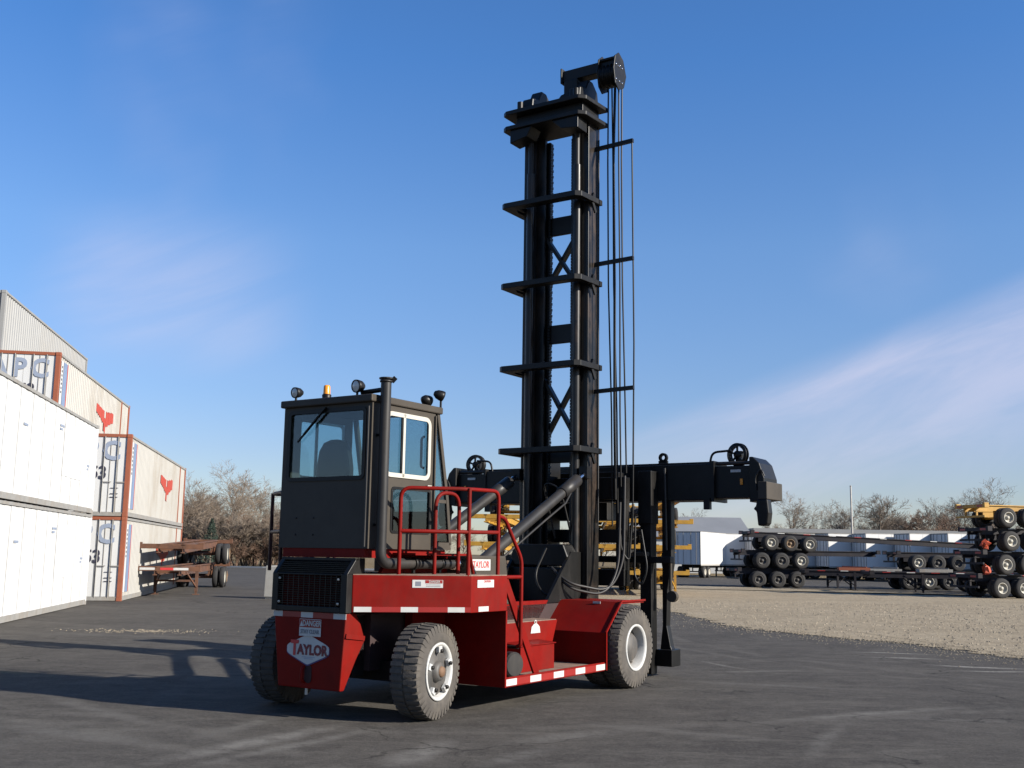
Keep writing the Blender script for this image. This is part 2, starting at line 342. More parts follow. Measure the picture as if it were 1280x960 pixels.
vor = t.nodes.new('ShaderNodeTexVoronoi'); vor.feature = 'DISTANCE_TO_EDGE'; vor.inputs['Scale'].default_value = 0.28
dn = t.nodes.new('ShaderNodeMix'); dn.data_type = 'VECTOR'; dn.inputs['Factor'].default_value = 0.10
nn = t.nodes.new('ShaderNodeTexNoise'); nn.inputs['Scale'].default_value = 2.2; nn.inputs['Detail'].default_value = 6
t.links.new(tcn.outputs['Object'], nn.inputs['Vector']); t.links.new(tcn.outputs['Object'], dn.inputs['A']); t.links.new(nn.outputs['Color'], dn.inputs['B'])
vsc = t.nodes.new('ShaderNodeVectorMath'); vsc.operation = 'ADD'
vs2 = t.nodes.new('ShaderNodeVectorMath'); vs2.operation = 'SCALE'; vs2.inputs['Scale'].default_value = 0.9
t.links.new(nn.outputs['Color'], vs2.inputs[0]); t.links.new(tcn.outputs['Object'], vsc.inputs[0]); t.links.new(vs2.outputs[0], vsc.inputs[1])
t.links.new(vsc.outputs[0], vor.inputs['Vector'])
cm = t.nodes.new('ShaderNodeMath'); cm.operation = 'MULTIPLY'
t.links.new(rng(vor.outputs['Distance'], 0.0, 0.010, 1, 0), cm.inputs[0]); t.links.new(rng(noise(0.35, 3), .5, .6), cm.inputs[1])
c = mix(cm.outputs[0], c, (0.012, 0.011, 0.010))
t.links.new(c, b.inputs['Base Color']); b.inputs['Roughness'].default_value = 0.9; b.inputs['Specular IOR Level'].default_value = 0.12
nb = bump(noise(90, 4, .7), .55, .012); t.links.new(bump(noise(2.0, 4), .25, .03, nb), b.inputs['Normal'])
ASPH = m
m, t, b, noise, rng, mix, bump, tcn = gmat('gravel')
c = mix(rng(noise(0.4, 8), .3, .7), (0.267, 0.219, 0.150), (0.361, 0.301, 0.211))
c = mix(rng(noise(2.2, 8, .8, (0.1, (1, .5, 1))), .45, .66, 0, .6), c, (0.189, 0.153, 0.103))
c = mix(rng(noise(7, 6, .85, (0.1, (1, .4, 1))), .50, .62, 0, .6), c, (0.129, 0.103, 0.071))
c = mix(rng(noise(9, 6, .85, (0.4, (1, .4, 1))), .54, .64, 0, .6), c, (0.430, 0.374, 0.284))
c = mix(rng(noise(30, 5, .75), .40, .62, 0, .55), c, (0.163, 0.133, 0.093))
c = mix(rng(noise(0.25, 6, .65, (0.1, (0.4, 2.0, 1))), .54, .70, 0, .5), c, (0.206, 0.163, 0.110))
t.links.new(c, b.inputs['Base Color']); b.inputs['Roughness'].default_value = 0.95; b.inputs['Specular IOR Level'].default_value = 0.1
nb = bump(noise(22, 5, .8), .6, .03); t.links.new(bump(noise(1.1, 4), .25, .06, nb), b.inputs['Normal'])
GRAV = m
m, t, b, noise, rng, mix, bump, tcn = gmat('dry_grass')
c = mix(rng(noise(0.15, 8), .35, .65), (0.16, 0.115, 0.06), (0.22, 0.16, 0.09))
c = mix(rng(noise(9, 5, .75), .4, .65, 0, .7), c, (0.10, 0.085, 0.045))
t.links.new(c, b.inputs['Base Color']); b.inputs['Roughness'].default_value = 0.95; b.inputs['Specular IOR Level'].default_value = 0.1
t.links.new(bump(noise(12, 5, .8), 1.0, .08), b.inputs['Normal'])
GRASS = m
sheet('terrain', [(-2500, -300), (2500, -300), (2500, 2800), (-2500, 2800)], -0.06, GRASS)
sheet('asphalt_yard', [(-80, -60), (120, -60), (120, 108), (60, 105), (36, 103.7), (18, 102.5), (0, 109), (-26, 115.5), (-33, 118), (-80, 122)], 0.0, ASPH)
gr = [(3.6, 46), (4.6, 41), (5.5, 36.5), (5.8, 30.3), (6.3, 28.3), (7.1, 26.7), (8.0, 25.2), (8.9, 23.7), (9.3, 22), (9.8, 20.3), (11.2, 16), (14, 11), (20, 6), (60, 2), (90, 30), (90, 50), (45, 50), (27, 58), (21.6, 64), (12.2, 69), (5, 70), (2.2, 62), (2.4, 54)]
sheet('gravel_lot', gr, 0.012, GRAV, jitter=0.30, seed=3, step=0.28)
kb = MB()
for p, q in (((-26, 115.5), (-33, 118)), ((-33, 118), (-80, 122)), ((0, 109), (-26, 115.5)), ((18, 102.5), (0, 109))):
    kb.bar((p[0], p[1] + .1, 0.07), (q[0], q[1] + .1, 0.07), 0.18, 0.16)
o = kb.build('kerb', WALLP); o['kind'] = 'structure'
rnd = random.Random(5)                                                                        # spilled pale stones on the asphalt
st = MB()
for k in range(9000):                                                                         # coarse stones lying on the gravel
    D_ = rnd.uniform(18, 46); x = rnd.uniform(5, 30); y = D_
    if x < 6.5 + max(0, (30 - y)) * .42 or (x - 5) > y: continue
    r = rnd.uniform(.012, .032); a0_ = rnd.uniform(0, 6)
    st.add([(x + r * math.cos(a0_), y + r * math.sin(a0_), .012), (x + r * math.cos(a0_ + 2.1), y + r * math.sin(a0_ + 2.1), .012), (x + r * math.cos(a0_ + 4.2), y + r * math.sin(a0_ + 4.2), .012), (x, y, .012 + r * rnd.uniform(.7, 1.3))], [(0, 1, 3), (1, 2, 3), (2, 0, 3)])
c0 = gp(150, 788); c1 = gp(195, 790)
for k in range(330):
    u, vv = rnd.gauss(0, .75), rnd.gauss(0, .3); x = (c0.x + c1.x) / 2 + u * 1.1; y = (c0.y + c1.y) / 2 + vv * 1.0; r = rnd.uniform(.005, .017)
    st.prism([(x + r * math.cos(a + u), y + r * math.sin(a + u) * rnd.uniform(.6, 1), 0.0) for a in (0, 1.3, 2.5, 3.8, 5.0)], (0, 0, r * .9))
for k in range(2600):
    i = rnd.randrange(1, 11); p, q = gr[i], gr[i + 1]; tt = rnd.random(); s_ = rnd.gauss(.1, .6); r = rnd.uniform(.006, .022) if s_ < .3 else rnd.uniform(.004, .014)
    x = p[0] + (q[0] - p[0]) * tt - s_; y = p[1] + (q[1] - p[1]) * tt - s_ * .6
    st.prism([(x + r * math.cos(a), y + r * math.sin(a), 0.0 if s_ > .3 else .008) for a in (0, 1.3, 2.5, 3.8, 5.0)], (0, 0, r * .9))
o = st.build('loose_stones', STONE); tag(o, 'loose pale stones strewn over the gravel and the asphalt edge', 'stones', kind='stuff')

#@@HANDLER
# ------------------------------------------------------------ the container handler (local x right, y forward)
def rrect(cx, cz, hw, hh, r, n=5):
    out = []
    for sx, sz, a0 in ((1, 1, 0), (-1, 1, 90), (-1, -1, 180), (1, -1, 270)):
        for k in range(n + 1):
            a = R_(a0 + 90 * k / n); out.append((cx + sx * (hw - r) + r * math.cos(a), cz + sz * (hh - r) + r * math.sin(a)))
    return out
YAW = R_(33)
Fv = Vector((math.sin(YAW), math.cos(YAW), 0)); Rv = Vector((math.cos(YAW), -math.sin(YAW), 0))
O = gp(548, 901) - Rv * 1.25; O.z = 0
H = empty('container_handler', O, -YAW)
tag(H, 'red and black container handler truck with tall mast and high rear cab', 'container handler')
def pair(fn):
    for s in (1, -1): fn(s)

def big_wheel(x, y, r, wid, side, steer, white_disc):
    W = MB(); n = 40                                             # rim: flange ring, dished disc
    if white_disc:
        W.lathe([(-.02, .30), (.012, .315), (.016, .29), (-.012, .275), (-.05, .262)], (0, 0, 0), (side, 0, 0), n)
    else:
        W.lathe([(-.02, .315), (.012, .318), (.016, .295), (-.02, .278), (-.13, .265)], (0, 0, 0), (side, 0, 0), n)
    wh = W.build('wheel', RIMW, H); wh.location = (x, y, r); wh.rotation_euler = (0, 0, steer)
    T = MB(); h = wid / 2; c = -h + .015
    prof = [(c + h * .82, .300), (c + h * .96, .33), (c + h * 1.0, .37), (c + h * .97, r - .10), (c + h * .88, r - .034), (c + h * .74, r - .018),
            (c - h * .74, r - .018), (c - h * .88, r - .034), (c - h * .97, r - .10), (c - h, .37), (c - h * .82, .30)]
    T.lathe(prof, (0, 0, 0), (side, 0, 0), 48)
    nl = 42
    for k in range(nl):                                          # tread lugs on both shoulders
        for sd_, ph in ((1, 0), (-1, .5)):
            a = 2 * math.pi * (k + ph) / nl; da = 2 * math.pi / nl * .30
            def pt(ax, rad, aa): return Vector((side * (c + ax * h), rad * math.cos(aa), rad * math.sin(aa)))
            q = [pt(sd_ * .985, r - .10, a - da), pt(sd_ * .985, r - .10, a + da), pt(sd_ * .10, r - .02, a + da), pt(sd_ * .10, r - .02, a - da),
                 pt(sd_ * .90, r - .014, a - da), pt(sd_ * .90, r - .014, a + da), pt(sd_ * .06, r, a + da), pt(sd_ * .06, r, a - da)]
            if sd_ * side < 0: q = [q[1], q[0], q[3], q[2], q[5], q[4], q[7], q[6]]
            T.hexa(q)
    for rr in (r - .13, r - .17, .36):                           # sidewall rings
        T.lathe([(c + h * .965, rr + .008), (c + h * .995, rr), (c + h * .965, rr - .008)], (0, 0, 0), (side, 0, 0), 40)
    T.build('tyre', TYRE, wh)
    D = MB()
    if white_disc:
        D.lathe([(-.05, .262), (-.03, .24), (-.035, .12), (-.02, .11), (.02, .10), (.03, .07), (.03, 0.0)], (0, 0, 0), (side, 0, 0), 30)
        D.build('wheel_disc', RIMG, wh)
        for k in range(5):
            a = 2 * math.pi * k / 5 + .35; L = MB()
            ca, sa = math.cos(a), math.sin(a)
            L.bar((side * -.0, .205 * ca, .205 * sa), (side * -.0, .275 * ca, .275 * sa), .075, .05, (1, 0, 0)); L.build('clamp_lug', RIMW, wh, .008)
            L = MB(); L.lathe([(.02, .022), (.05, .02), (.05, 0)], (side * .0, .222 * ca, .222 * sa), (side, 0, 0), 8); L.build('wheel_nut', BLK, wh)
        L = MB(); L.lathe([(.03, .06), (.055, .052), (.06, 0)], (0, 0, 0), (side, 0, 0), 16); L.build('hub_cap', HUBB, wh)
    else:
        D.lathe([(-.13, .265), (-.15, .22), (-.14, .21), (-.10, .20), (-.06, .17), (-.05, .0)], (0, 0, 0), (side, 0, 0), 30)
        D.build('wheel_disc', RIMG, wh)
        for k in range(12):
            a = 2 * math.pi * k / 12; L = MB()
            L.lathe([(-.15, .014), (-.115, .013), (-.115, 0)], (0, .238 * math.cos(a), .238 * math.sin(a)), (side, 0, 0), 6); L.build('wheel_nut', RIMG, wh)
    return wh
big_wheel(1.24, 0.0, .52, .36, 1, R_(9), True); big_wheel(-1.24, 0.0, .52, .36, -1, R_(9), True)
FWY, FWR = 4.04, .55
for s in (1, -1):
    big_wheel(s * 1.63, FWY, FWR, .30, s, 0, False); big_wheel(s * 1.30, FWY, FWR, .30, s, 0, False)

B = MB()                                                          # frame
B.box(-.5, .5, -.30, 4.55, .50, 1.12); B.box(-.42, .42, -.55, -.30, .55, 1.12); B.box(-1.2, 1.2, 3.85, 4.25, .40, .70)
B.build('frame', mat('frame_dark', (0.03, 0.012, 0.012), .7, var=.3), H)
B = MB(); B.tube([(-1.05, 0, .50), (1.05, 0, .50)], .10, 12); B.box(-.8, .8, -.12, .12, .38, .60); B.build('steer_axle', BLK, H)
# counterweight
B = MB(); side = [(-.76, 1.14), (-.73, .31), (-.66, .31), (-.52, .62), (-.40, .84), (-.50, 1.02), (-.60, 1.14)]
pl = [( .54, 1.14), (.46, .31)]
def cwx(z): return .46 + (.54 - .46) * (z - .31) / .83
L = [(-cwx(z), y, z) for y, z in side]; Rr = [(cwx(z), y, z) for y, z in side]; n = len(side)
B.add(L + Rr, [tuple(range(n)), tuple(range(2 * n - 1, n - 1, -1))] + [(i, i + n, (i + 1) % n + n, (i + 1) % n) for i in range(n)])
CW = B.build('counterweight', RED, H, .012)
B = MB(); B.bar((.525, -.74, .90), (.515, -.42, .86), .02, .05); B.build('side_rib', RED, CW)
B = MB(); B.box(-.42, .42, -.5, -.3, .45, 1.1); B.build('inner_block', BLK, CW)
def rear_y(z): return -.73 - .03 * (z - .31) / .83
for x0, x1 in ((-.54, -.40), (-.12, .06), (.36, .54)):
    B = MB(); B.box(x0, x1, rear_y(1.1) - .006, rear_y(1.1) - .001, 1.075, 1.135); B.build('reflective_tape', TAPEW, CW)
for x0, x1 in ((-.40, -.12), (.06, .36)):
    B = MB(); B.box(x0, x1, rear_y(1.1) - .006, rear_y(1.1) - .001, 1.075, 1.135); B.build('reflective_tape', TAPER, CW)
RU, RV = (1, 0, 0), (0, 0, 1)
y0 = rear_y(.97) - .003
B = MB(); B.box(-.14, .18, y0 - .004, y0, .875, 1.06); P = B.build('danger_sign', TAPEW, CW)
B = MB(); B.box(-.135, .175, y0 - .007, y0 - .0045, .97, 1.055); B.build('danger_panel', TAPER, CW)
text('danger_lettering', '\u25b2DANGER'.replace('\u25b2', ''), .085, TAPEW, CW, (.05, y0 - .010, 1.012), RU, RV, .8, .001, .002)
B = MB(); B.prism([(-.128, y0 - .008, .98), (-.08, y0 - .008, .98), (-.104, y0 - .008, 1.04)], (0, -.002, 0)); B.build('warning_triangle', TAPEW, CW)
text('stay_clear_lettering', 'STAY CLEAR', .062, DECALG, CW, (.02, y0 - .007, .922), RU, RV, .8, .001, .001)
y0 = rear_y(.68) - .004
def emblem(cx, cz, hw, hh, y, m, name):
    cor = [(-hw, .28 * hh), (0, hh), (hw, .28 * hh), (hw, -.28 * hh), (0, -hh), (-hw, -.28 * hh)]
    pts = []
    for i in range(6):
        a = Vector(cor[i - 1]); b_ = Vector(cor[i]); c_ = Vector(cor[(i + 1) % 6]); rr = .22 if i in (0, 2, 3, 5) else .08
        p = b_ + (a - b_) * rr; q = b_ + (c_ - b_) * rr
        for k in range(5):
            t_ = k / 4; v_ = p * (1 - t_) ** 2 + b_ * 2 * t_ * (1 - t_) + q * t_ * t_; pts.append((cx + v_.x, y, cz + v_.y))
    B = MB(); B.prism(pts, (0, -.004, 0)); return B.build(name, m, CW)
emblem(-.01, .722, .318, .172, y0 + .004, mat('emblem_shadow', (.06, .04, .16), .5), 'emblem_shadow')
emblem(-.01, .73, .310, .165, y0, TAPEW, 'emblem_plate')
text('emblem_lettering', 'AYLOR', .150, DECALM, CW, (.060, y0 - .008, .722), RU, RV, .92, .002, .006)
text('emblem_initial', 'T', .215, DECALR, CW, (-.205, y0 - .008, .735), RU, RV, .82, .002, .010)
B = MB(); B.box(-.265, -.145, y0 - .009, y0 - .005, .805, .823); B.build('emblem_top_bar', DECALR, CW)
B = MB(); B.box(-.09, .10, y0 - .006, y0 - .0045, .645, .651); B.build('emblem_small_line', LETB, CW)
B = MB(); B.box(-.06, .07, y0 - .006, y0 - .0045, .628, .634); B.build('emblem_small_line', LETB, CW)
B = MB(); B.prism([(x, rear_y(.5) + .002, z) for x, z in rrect(.0, .47, .05, .10, .045)], (0, -.008, 0)); B.build('tow_pocket', mat('pocket_shade', (.03, .008, .008), .8), CW)  # flat plate; the recess's shade is put into its dark colour
B = MB(); B.tube(arc([(-.06, -.735, .55), (-.06, -.78, .52), (-.06, -.78, .40), (-.06, -.735, .38)], .05), .018, 8); B.build('tow_hook', RED, CW)
B = MB(); B.tube([(-.05, -.70, .33), (-.05, -.70, .24)], .018, 8); B.build('drain_pin', CREAM, CW)
# radiator grille housing
B = MB(); gz0, gz1 = 1.142, 1.56
for x0, x1, z0, z1 in ((-.56, -.47, gz0, gz1), (.47, .56, gz0, gz1), (-.47, .47, gz0, gz0 + .06), (-.47, .47, gz1 - .02, gz1)):
    B.box(x0, x1, -.79, -.70, z0, z1)
for x in (-.53, .53):
    B.prism([(x - .03, -.79, gz1), (x - .03, -.64, 1.735), (x - .03, -.50, 1.735), (x - .03, -.50, gz1)], (.06, 0, 0))
B.box(-.56, .56, -.66, -.60, 1.70, 1.735)
GR = B.build('grille_housing', BLK, H, .006)
B = MB(); B.box(-.50, .50, -.70, -.45, 1.15, 1.56); B.prism([(-.5, -.70, 1.56), (-.5, -.58, 1.70), (-.5, -.45, 1.70), (-.5, -.45, 1.56)], (1, 0, 0)); B.build('radiator_core', mat('core_black', (.006, .006, .006), .8), GR)
for k in range(13):
    B = MB(); z = 1.225 + k * .0245; B.bar((-.47, -.765, z), (.47, -.765, z), .03, .006); B.build('louvre', BLK, GR)
for k in range(6):
    B = MB(); tz = k / 6; B.bar((-.5, -.765 + .125 * tz, 1.575 + .125 * tz), (.5, -.765 + .125 * tz, 1.575 + .125 * tz), .03, .008); B.build('louvre', BLK, GR)
for k in range(11):
    B = MB(); x = -.40 + k * .08; B.tube([(x, -.782, 1.20), (x, -.782, 1.54)], .004, 5); B.build('guard_wire', CHAR, GR)
for x in (-.44, .44):
    for z in (1.24, 1.50):
        B = MB(); B.lathe([(0, .014), (.015, .012), (.018, 0)], (x, -.79, z), (0, -1, 0), 8); B.build('bolt', CREAM, GR)
# rear deck with swept corners
B = MB(); dz0, dz1 = 1.15, 1.565
rp = [(.565, -.70), (1.5, .22), (1.5, .95), (-1.5, .95), (-1.5, .22), (-.565, -.70)]
B.prism([(x, y, dz0) for x, y in rp], (0, 0, dz1 - dz0 - .012)); DK = B.build('rear_deck', RED, H, .008)
B = MB(); B.prism([(x * .995, y * .995, dz1 - .011) for x, y in rp], (0, 0, .010)); B.build('deck_plate', REDDUST, DK)
B = MB(); B.prism([(.50, .93, .28), (1.5, .93, .28), (1.5, .93, 1.148), (.50, .93, 1.148)], (0, .03, 0)); B.box(.51, .62, .30, .93, .5, 1.148); B.build('rear_panel', RED, DK)
B = MB(); B.prism([(-.50, .93, .28), (-1.5, .93, .28), (-1.5, .93, 1.148), (-.50, .93, 1.148)], (0, .03, 0)); B.build('rear_panel', RED, DK)
cu = Vector((.935, .92, 0)).normalized(); cn = cu.cross(Vector((0, 0, 1))); c0_ = Vector((.565, -.70, 0))
def on_ch(tt, z, off): return c0_ + cu * tt + cn * off + Vector((0, 0, z))
for tt in (.02, .53, 1.05):
    B = MB(); p, q = on_ch(tt, 1.185, .0035), on_ch(tt + .19, 1.185, .0035); B.bar(p, q, .004, .055); B.build('reflective_tape', TAPEW, DK)
for t0, t1 in ((.21, .53), (.72, 1.05), (1.24, 1.305)):
    B = MB(); p, q = on_ch(t0, 1.185, .0035), on_ch(t1, 1.185, .0035); B.bar(p, q, .004, .055); B.build('reflective_tape', TAPER, DK)
B = MB(); B.box(1.501, 1.505, .36, .56, 1.16, 1.215); B.build('reflective_tape', TAPEW, DK)
def sticker(tt, wd):
    B = MB(); B.bar(on_ch(tt - wd / 2, 1.465, .003), on_ch(tt + wd / 2, 1.465, .003), .004, .085); P_ = B.build('danger_sticker', TAPEW, DK)
    B = MB(); B.bar(on_ch(tt - wd * .08, 1.488, .006), on_ch(tt + wd / 2 - .006, 1.488, .006), .002, .034); B.build('sticker_header', TAPER, DK)
    text('sticker_lettering', 'DANGER', .034, TAPEW, DK, on_ch(tt + wd * .22, 1.488, .009), cu, RV, .9, .0005, .0005)
    B = MB(); B.bar(on_ch(tt - wd * .40, 1.465, .006), on_ch(tt - wd * .22, 1.465, .006), .002, .05); B.build('sticker_symbol', DECALG, DK)
    for k in range(2):
        B = MB(); B.bar(on_ch(tt - wd * .05, 1.455 - .016 * k, .006), on_ch(tt + wd * .42, 1.455 - .016 * k, .006), .002, .005); B.build('sticker_line', DECALG, DK)
sticker(.82, .34)
B = MB(); B.box(1.501, 1.505, .33, .66, 1.425, 1.51); B.build('caution_sticker', TAPEW, DK)
text('sticker_lettering', 'CAUTION', .034, DECALR, DK, (1.508, .52, 1.492), (0, 1, 0), RV, .9, .0005, .0005)
# right and left step wells, fenders
def well(s):
    P = MB(); P.box(.5, 1.44, .96, 3.46, .31, .345) if s > 0 else P.box(-1.44, -.5, .96, 3.46, .31, .345)
    pf = P.build('step_platform', REDDUST, H)
    E_ = MB(); E_.box(*sorted((s * 1.44, s * 1.47)), .96, 3.5, .275, .385); E_.build('platform_edge', RED, pf, .004)
    if s > 0:
        k = 0; y = .975
        while y < 3.45:
            L_ = .25 if k % 2 == 0 else .30
            E_ = MB(); E_.box(1.471, 1.475, y, min(3.48, y + L_), .29, .365); E_.build('reflective_tape', TAPEW if k % 2 == 0 else TAPER, pf); y += L_; k += 1
    F_ = MB()                                                     # fender over the drive wheel
    xs = sorted((s * .42, s * 1.47))
    prof = [(3.44, .345), (3.44, .77), (3.90, 1.17), (4.62, 1.17), (4.62, 1.14), (3.915, 1.14), (3.465, .75), (3.465, .345)]
    F_.prism([(xs[0], y, z) for y, z in prof], (xs[1] - xs[0], 0, 0)); fd = F_.build('fender', RED, H, .004)
    F_ = MB(); F_.prism([(s * 1.475, y, z) for y, z in ((3.425, .28), (3.425, .785), (3.89, 1.19), (4.63, 1.19), (4.63, 1.165), (3.90, 1.165), (3.45, .775), (3.45, .28))], (s * .02, 0, 0)); F_.build('fender_edge', RED, fd)
    if s > 0:
        F_ = MB(); F_.box(1.05, 1.17, 3.853, 3.86, 1.135, 1.165); F_.build('fender_marker', TAPEW, fd)
    S_ = MB(); x0, x1 = s * .86, s * .42                          # stepped box body between deck and fender
    prof = [(1.0, .35), (2.95, .35), (3.20, .93), (1.0, .93)]
    S_.prism([(x1, y, z) for y, z in prof], (x0 - x1, 0, 0)); sb = S_.build('step_body', RED, H, .008)
    S_ = MB(); S_.box(*sorted((s * .45, s * .855)), 1.0, 3.17, .931, .938); S_.build('tread_plate', REDDUST, sb)
    S_ = MB(); S_.prism([(s * .5, y, z) for y, z in ((1.0, .93), (3.30, .93), (3.55, 1.17), (1.0, 1.17))], (s * -.06, 0, 0)); S_.build('upper_side', RED, sb)
    S_ = MB(); S_.box(*sorted((s * .861, s * 1.12)), 1.86, 2.68, .346, .66); S_.prism([(s * .861, 1.84, .662), (s * 1.14, 1.84, .662), (s * 1.14, 1.84, .675), (s * .861, 1.84, .70)], (0, .86, 0)); S_.build('tool_box', RED, H, .005)
    T_ = MB(); T_.bar((s * 1.465, .93, 1.53), (s * 1.40, 1.78, .36), .03, .10, (0, 1, 0)); T_.build('ladder_stringer', RED, H)
    T_ = MB(); T_.tube([(s * .90, 1.28, .71), (s * 1.44, 1.30, .71)], .02, 8); T_.build('ladder_rung', BLK, H)
    return pf
pair(well)
B = MB(); B.lathe([(0, .0), (0, .14), (.03, .15), (.13, .15), (.15, .13), (.15, 0)], (1.24, 1.36, .50), (1, -.25, 0), 20, False); B.build('air_canister', GRYC, H)
B = MB(); B.prism([(.865, 2.50, .78), (.865, 2.74, .78), (.865, 2.72, .86), (.865, 2.66, .90), (.865, 2.58, .90), (.865, 2.52, .86)], (.003, 0, 0)); B.lathe([(0, .03), (.004, .03), (.004, .018), (0, .018)], (.865, 2.62, .92), (1, 0, 0), 12); B.build('hook_decal', TAPEW, H)
B = MB(); B.box(.861, .865, 1.52, 1.66, .80, .86); B.build('step_label', TAPEW, H)
B = MB(); B.box(.861, .865, 1.22, 1.30, .80, .86); B.build('step_label', TAPEW, H)
# engine hood and tank behind the cab
B = MB(); B.prism([(.92, 1.0, 1.172), (.92, 1.92, 1.172), (.92, 1.80, 1.78), (.92, 1.0, 1.78)], (-1.5, 0, 0)); HD = B.build('engine_hood', CHAR, H, .02)
B = MB(); B.box(.921, .926, 1.03, 1.44, 1.60, 1.735); B.build('name_plate', TAPEW, HD)
text('name_lettering', 'TAYLOR', .115, DECALR, HD, (.929, 1.235, 1.668), (0, 1, 0), RV, .80, .001, .0008)
# cab
B = MB(); cz0, cz1 = 1.84, 3.47; X0, X1, Y0, Y1, YF = -.68, .67, -.60, .93, .64
def wall(B, P0, U, V, n, holes, W_, H_, th=.035):
    """panel with rectangular openings, cut into strips"""
    us = sorted({0, W_} | {h[0] for h in holes} | {h[1] for h in holes}); vs_ = sorted({0, H_} | {h[2] for h in holes} | {h[3] for h in holes})
    U, V, n, P0 = Vector(U), Vector(V), Vector(n), Vector(P0)
    for i in range(len(us) - 1):
        for j in range(len(vs_) - 1):
            a, b_, c_, d_ = us[i], us[i + 1], vs_[j], vs_[j + 1]
            if any(h[0] - 1e-6 <= a and b_ <= h[1] + 1e-6 and h[2] - 1e-6 <= c_ and d_ <= h[3] + 1e-6 for h in holes): continue
            B.prism([P0 + U * a + V * c_, P0 + U * b_ + V * c_, P0 + U * b_ + V * d_, P0 + U * a + V * d_], n * -th)
wall(B, (X0, Y0, cz0), (1, 0, 0), (0, 0, 1), (0, -1, 0), [(.10, 1.25, .78, 1.57)], X1 - X0, cz1 - cz0)
for sx, xx in ((1, X1), (-1, X0)):
    wall(B, (xx, Y0 + .036, cz0), (0, 1, 0), (0, 0, 1), (sx, 0, 0), [(.22, 1.02, .83, 1.54), (.36, 1.06, .20, .68)], 1.14, cz1 - cz0)
    B.prism([(xx, .575, cz0), (xx, Y1 + .02, cz0), (xx, Y1 + .015, 1.93), (xx, .575, 1.93)], (-sx * .035, 0, 0))
    B.bar((xx - sx * .025, Y1 + .01, 1.90), (xx - sx * .025, .86, 2.45), .05, .05, (1, 0, 0)); B.bar((xx - sx * .025, .86, 2.45), (xx - sx * .025, YF, cz1), .05, .05, (1, 0, 0))
    B.bar((xx - sx * .02, .58, 2.42), (xx - sx * .02, .85, 2.42), .03, .04)
B.box(X0 + .04, X1 - .04, Y0 + .04, Y1, cz0, cz0 + .05); B.box(X0 + .04, X1 - .04, Y1 - .03, Y1, cz0 + .05, 1.95)
CAB = B.build('cab', CHAR, H)
B = MB(); B.box(X0 - .03, X1 + .03, Y0 - .05, YF + .05, cz1, cz1 + .085); B.build('roof', CHAR, CAB, .015)
def ring(B, pts3, n_, wid, th):
    n_ = Vector(n_); c_ = sum((Vector(p) for p in pts3), Vector()) / len(pts3); m_ = len(pts3)
    inn = []
    for i, p in enumerate(pts3):
        p = Vector(p); tn = (Vector(pts3[(i + 1) % m_]) - Vector(pts3[i - 1])).normalized(); d_ = n_.cross(tn)
        if d_.dot(c_ - p) < 0: d_ = -d_
        inn.append(p + d_ * wid)
    o_ = [Vector(p) for p in pts3]
    vs_ = o_ + inn + [p + n_ * th for p in o_] + [p + n_ * th for p in inn]
    fs = []
    for i in range(m_):
        j = (i + 1) % m_
        fs += [(2 * m_ + i, 2 * m_ + j, 3 * m_ + j, 3 * m_ + i), (i, j, 2 * m_ + j, 2 * m_ + i), (m_ + j, m_ + i, 3 * m_ + i, 3 * m_ + j)]
    B.add(vs_, fs)
B = MB(); ring(B, [(x, Y0 - .001, z) for x, z in rrect(-.005, 3.015, .60, .415, .07)], (0, -1, 0), .045, .012); B.build('rear_window_gasket', BLK, CAB)
B = MB(); B.prism([(x, Y0 + .012, z) for x, z in rrect(-.005, 3.015, .575, .395, .05)], (0, .005, 0)); B.build('rear_window', GLASS, CAB)
for sx, xx in ((1, X1), (-1, X0)):
    B = MB(); ring(B, [(xx + sx * .001, y, z) for y, z in rrect(.056, 3.025, .425, .375, .10)], (sx, 0, 0), .05, .014)
    B.bar((xx + sx * .008, -.03, 2.66), (xx + sx * .008, -.03, 3.39), .014, .04, (0, 1, 0)); B.build('sliding_window_frame', CREAM, CAB)
    B = MB(); B.bar((xx - sx * .005, -.055, 2.69), (xx - sx * .005, -.055, 3.37), .016, .022, (0, 1, 0)); B.build('sliding_window_seal', BLK, CAB)
    for y0_, y1_ in ((-.355, -.06), (-.045, .455)):
        B = MB(); B.box(*sorted((xx - sx * .018, xx - sx * .022)), y0_, y1_, 2.672, 3.378); B.build('window_pane', GLASS, CAB)
    B = MB(); B.box(*sorted((xx - sx * .012, xx - sx * .018)), -.203, .495, 2.042, 2.518); B.build('lower_door_pane', GLASSD, CAB)
    B = MB(); ring(B, [(xx + sx * .001, y, z) for y, z in rrect(.146, 2.28, .375, .265, .05)], (sx, 0, 0), .03, .006); B.build('lower_pane_gasket', BLK, CAB)
    B = MB(); B.prism([(xx - sx * .02, .585, 1.94), (xx - sx * .02, .90, 1.94), (xx - sx * .02, .845, 2.40), (xx - sx * .02, .585, 2.40)], (sx * .005, 0, 0)); B.build('quarter_pane', GLASSD, CAB)
    B = MB(); B.prism([(xx - sx * .02, .585, 2.44), (xx - sx * .02, .84, 2.44), (xx - sx * .02, .64, 3.46), (xx - sx * .02, .585, 3.46)], (sx * .005, 0, 0)); B.build('quarter_pane', GLASS, CAB)
    B = MB(); B.tube([(xx + sx * .02, .56, 1.88), (xx + sx * .02, .56, 3.44)], .012, 6); B.build('door_edge', CHAR, CAB)
    B = MB(); B.bar((xx + sx * .02, .42, 2.58), (xx + sx * .02, .50, 2.58), .02, .03); B.build('door_handle', CREAM, CAB)
    B = MB(); B.tube(arc([(xx - sx * .05, .43, 2.80), (xx - sx * .09, .43, 2.82), (xx - sx * .09, .43, 3.16), (xx - sx * .05, .43, 3.18)], .03), .016, 6); B.build('grab_handle', BLK, CAB)
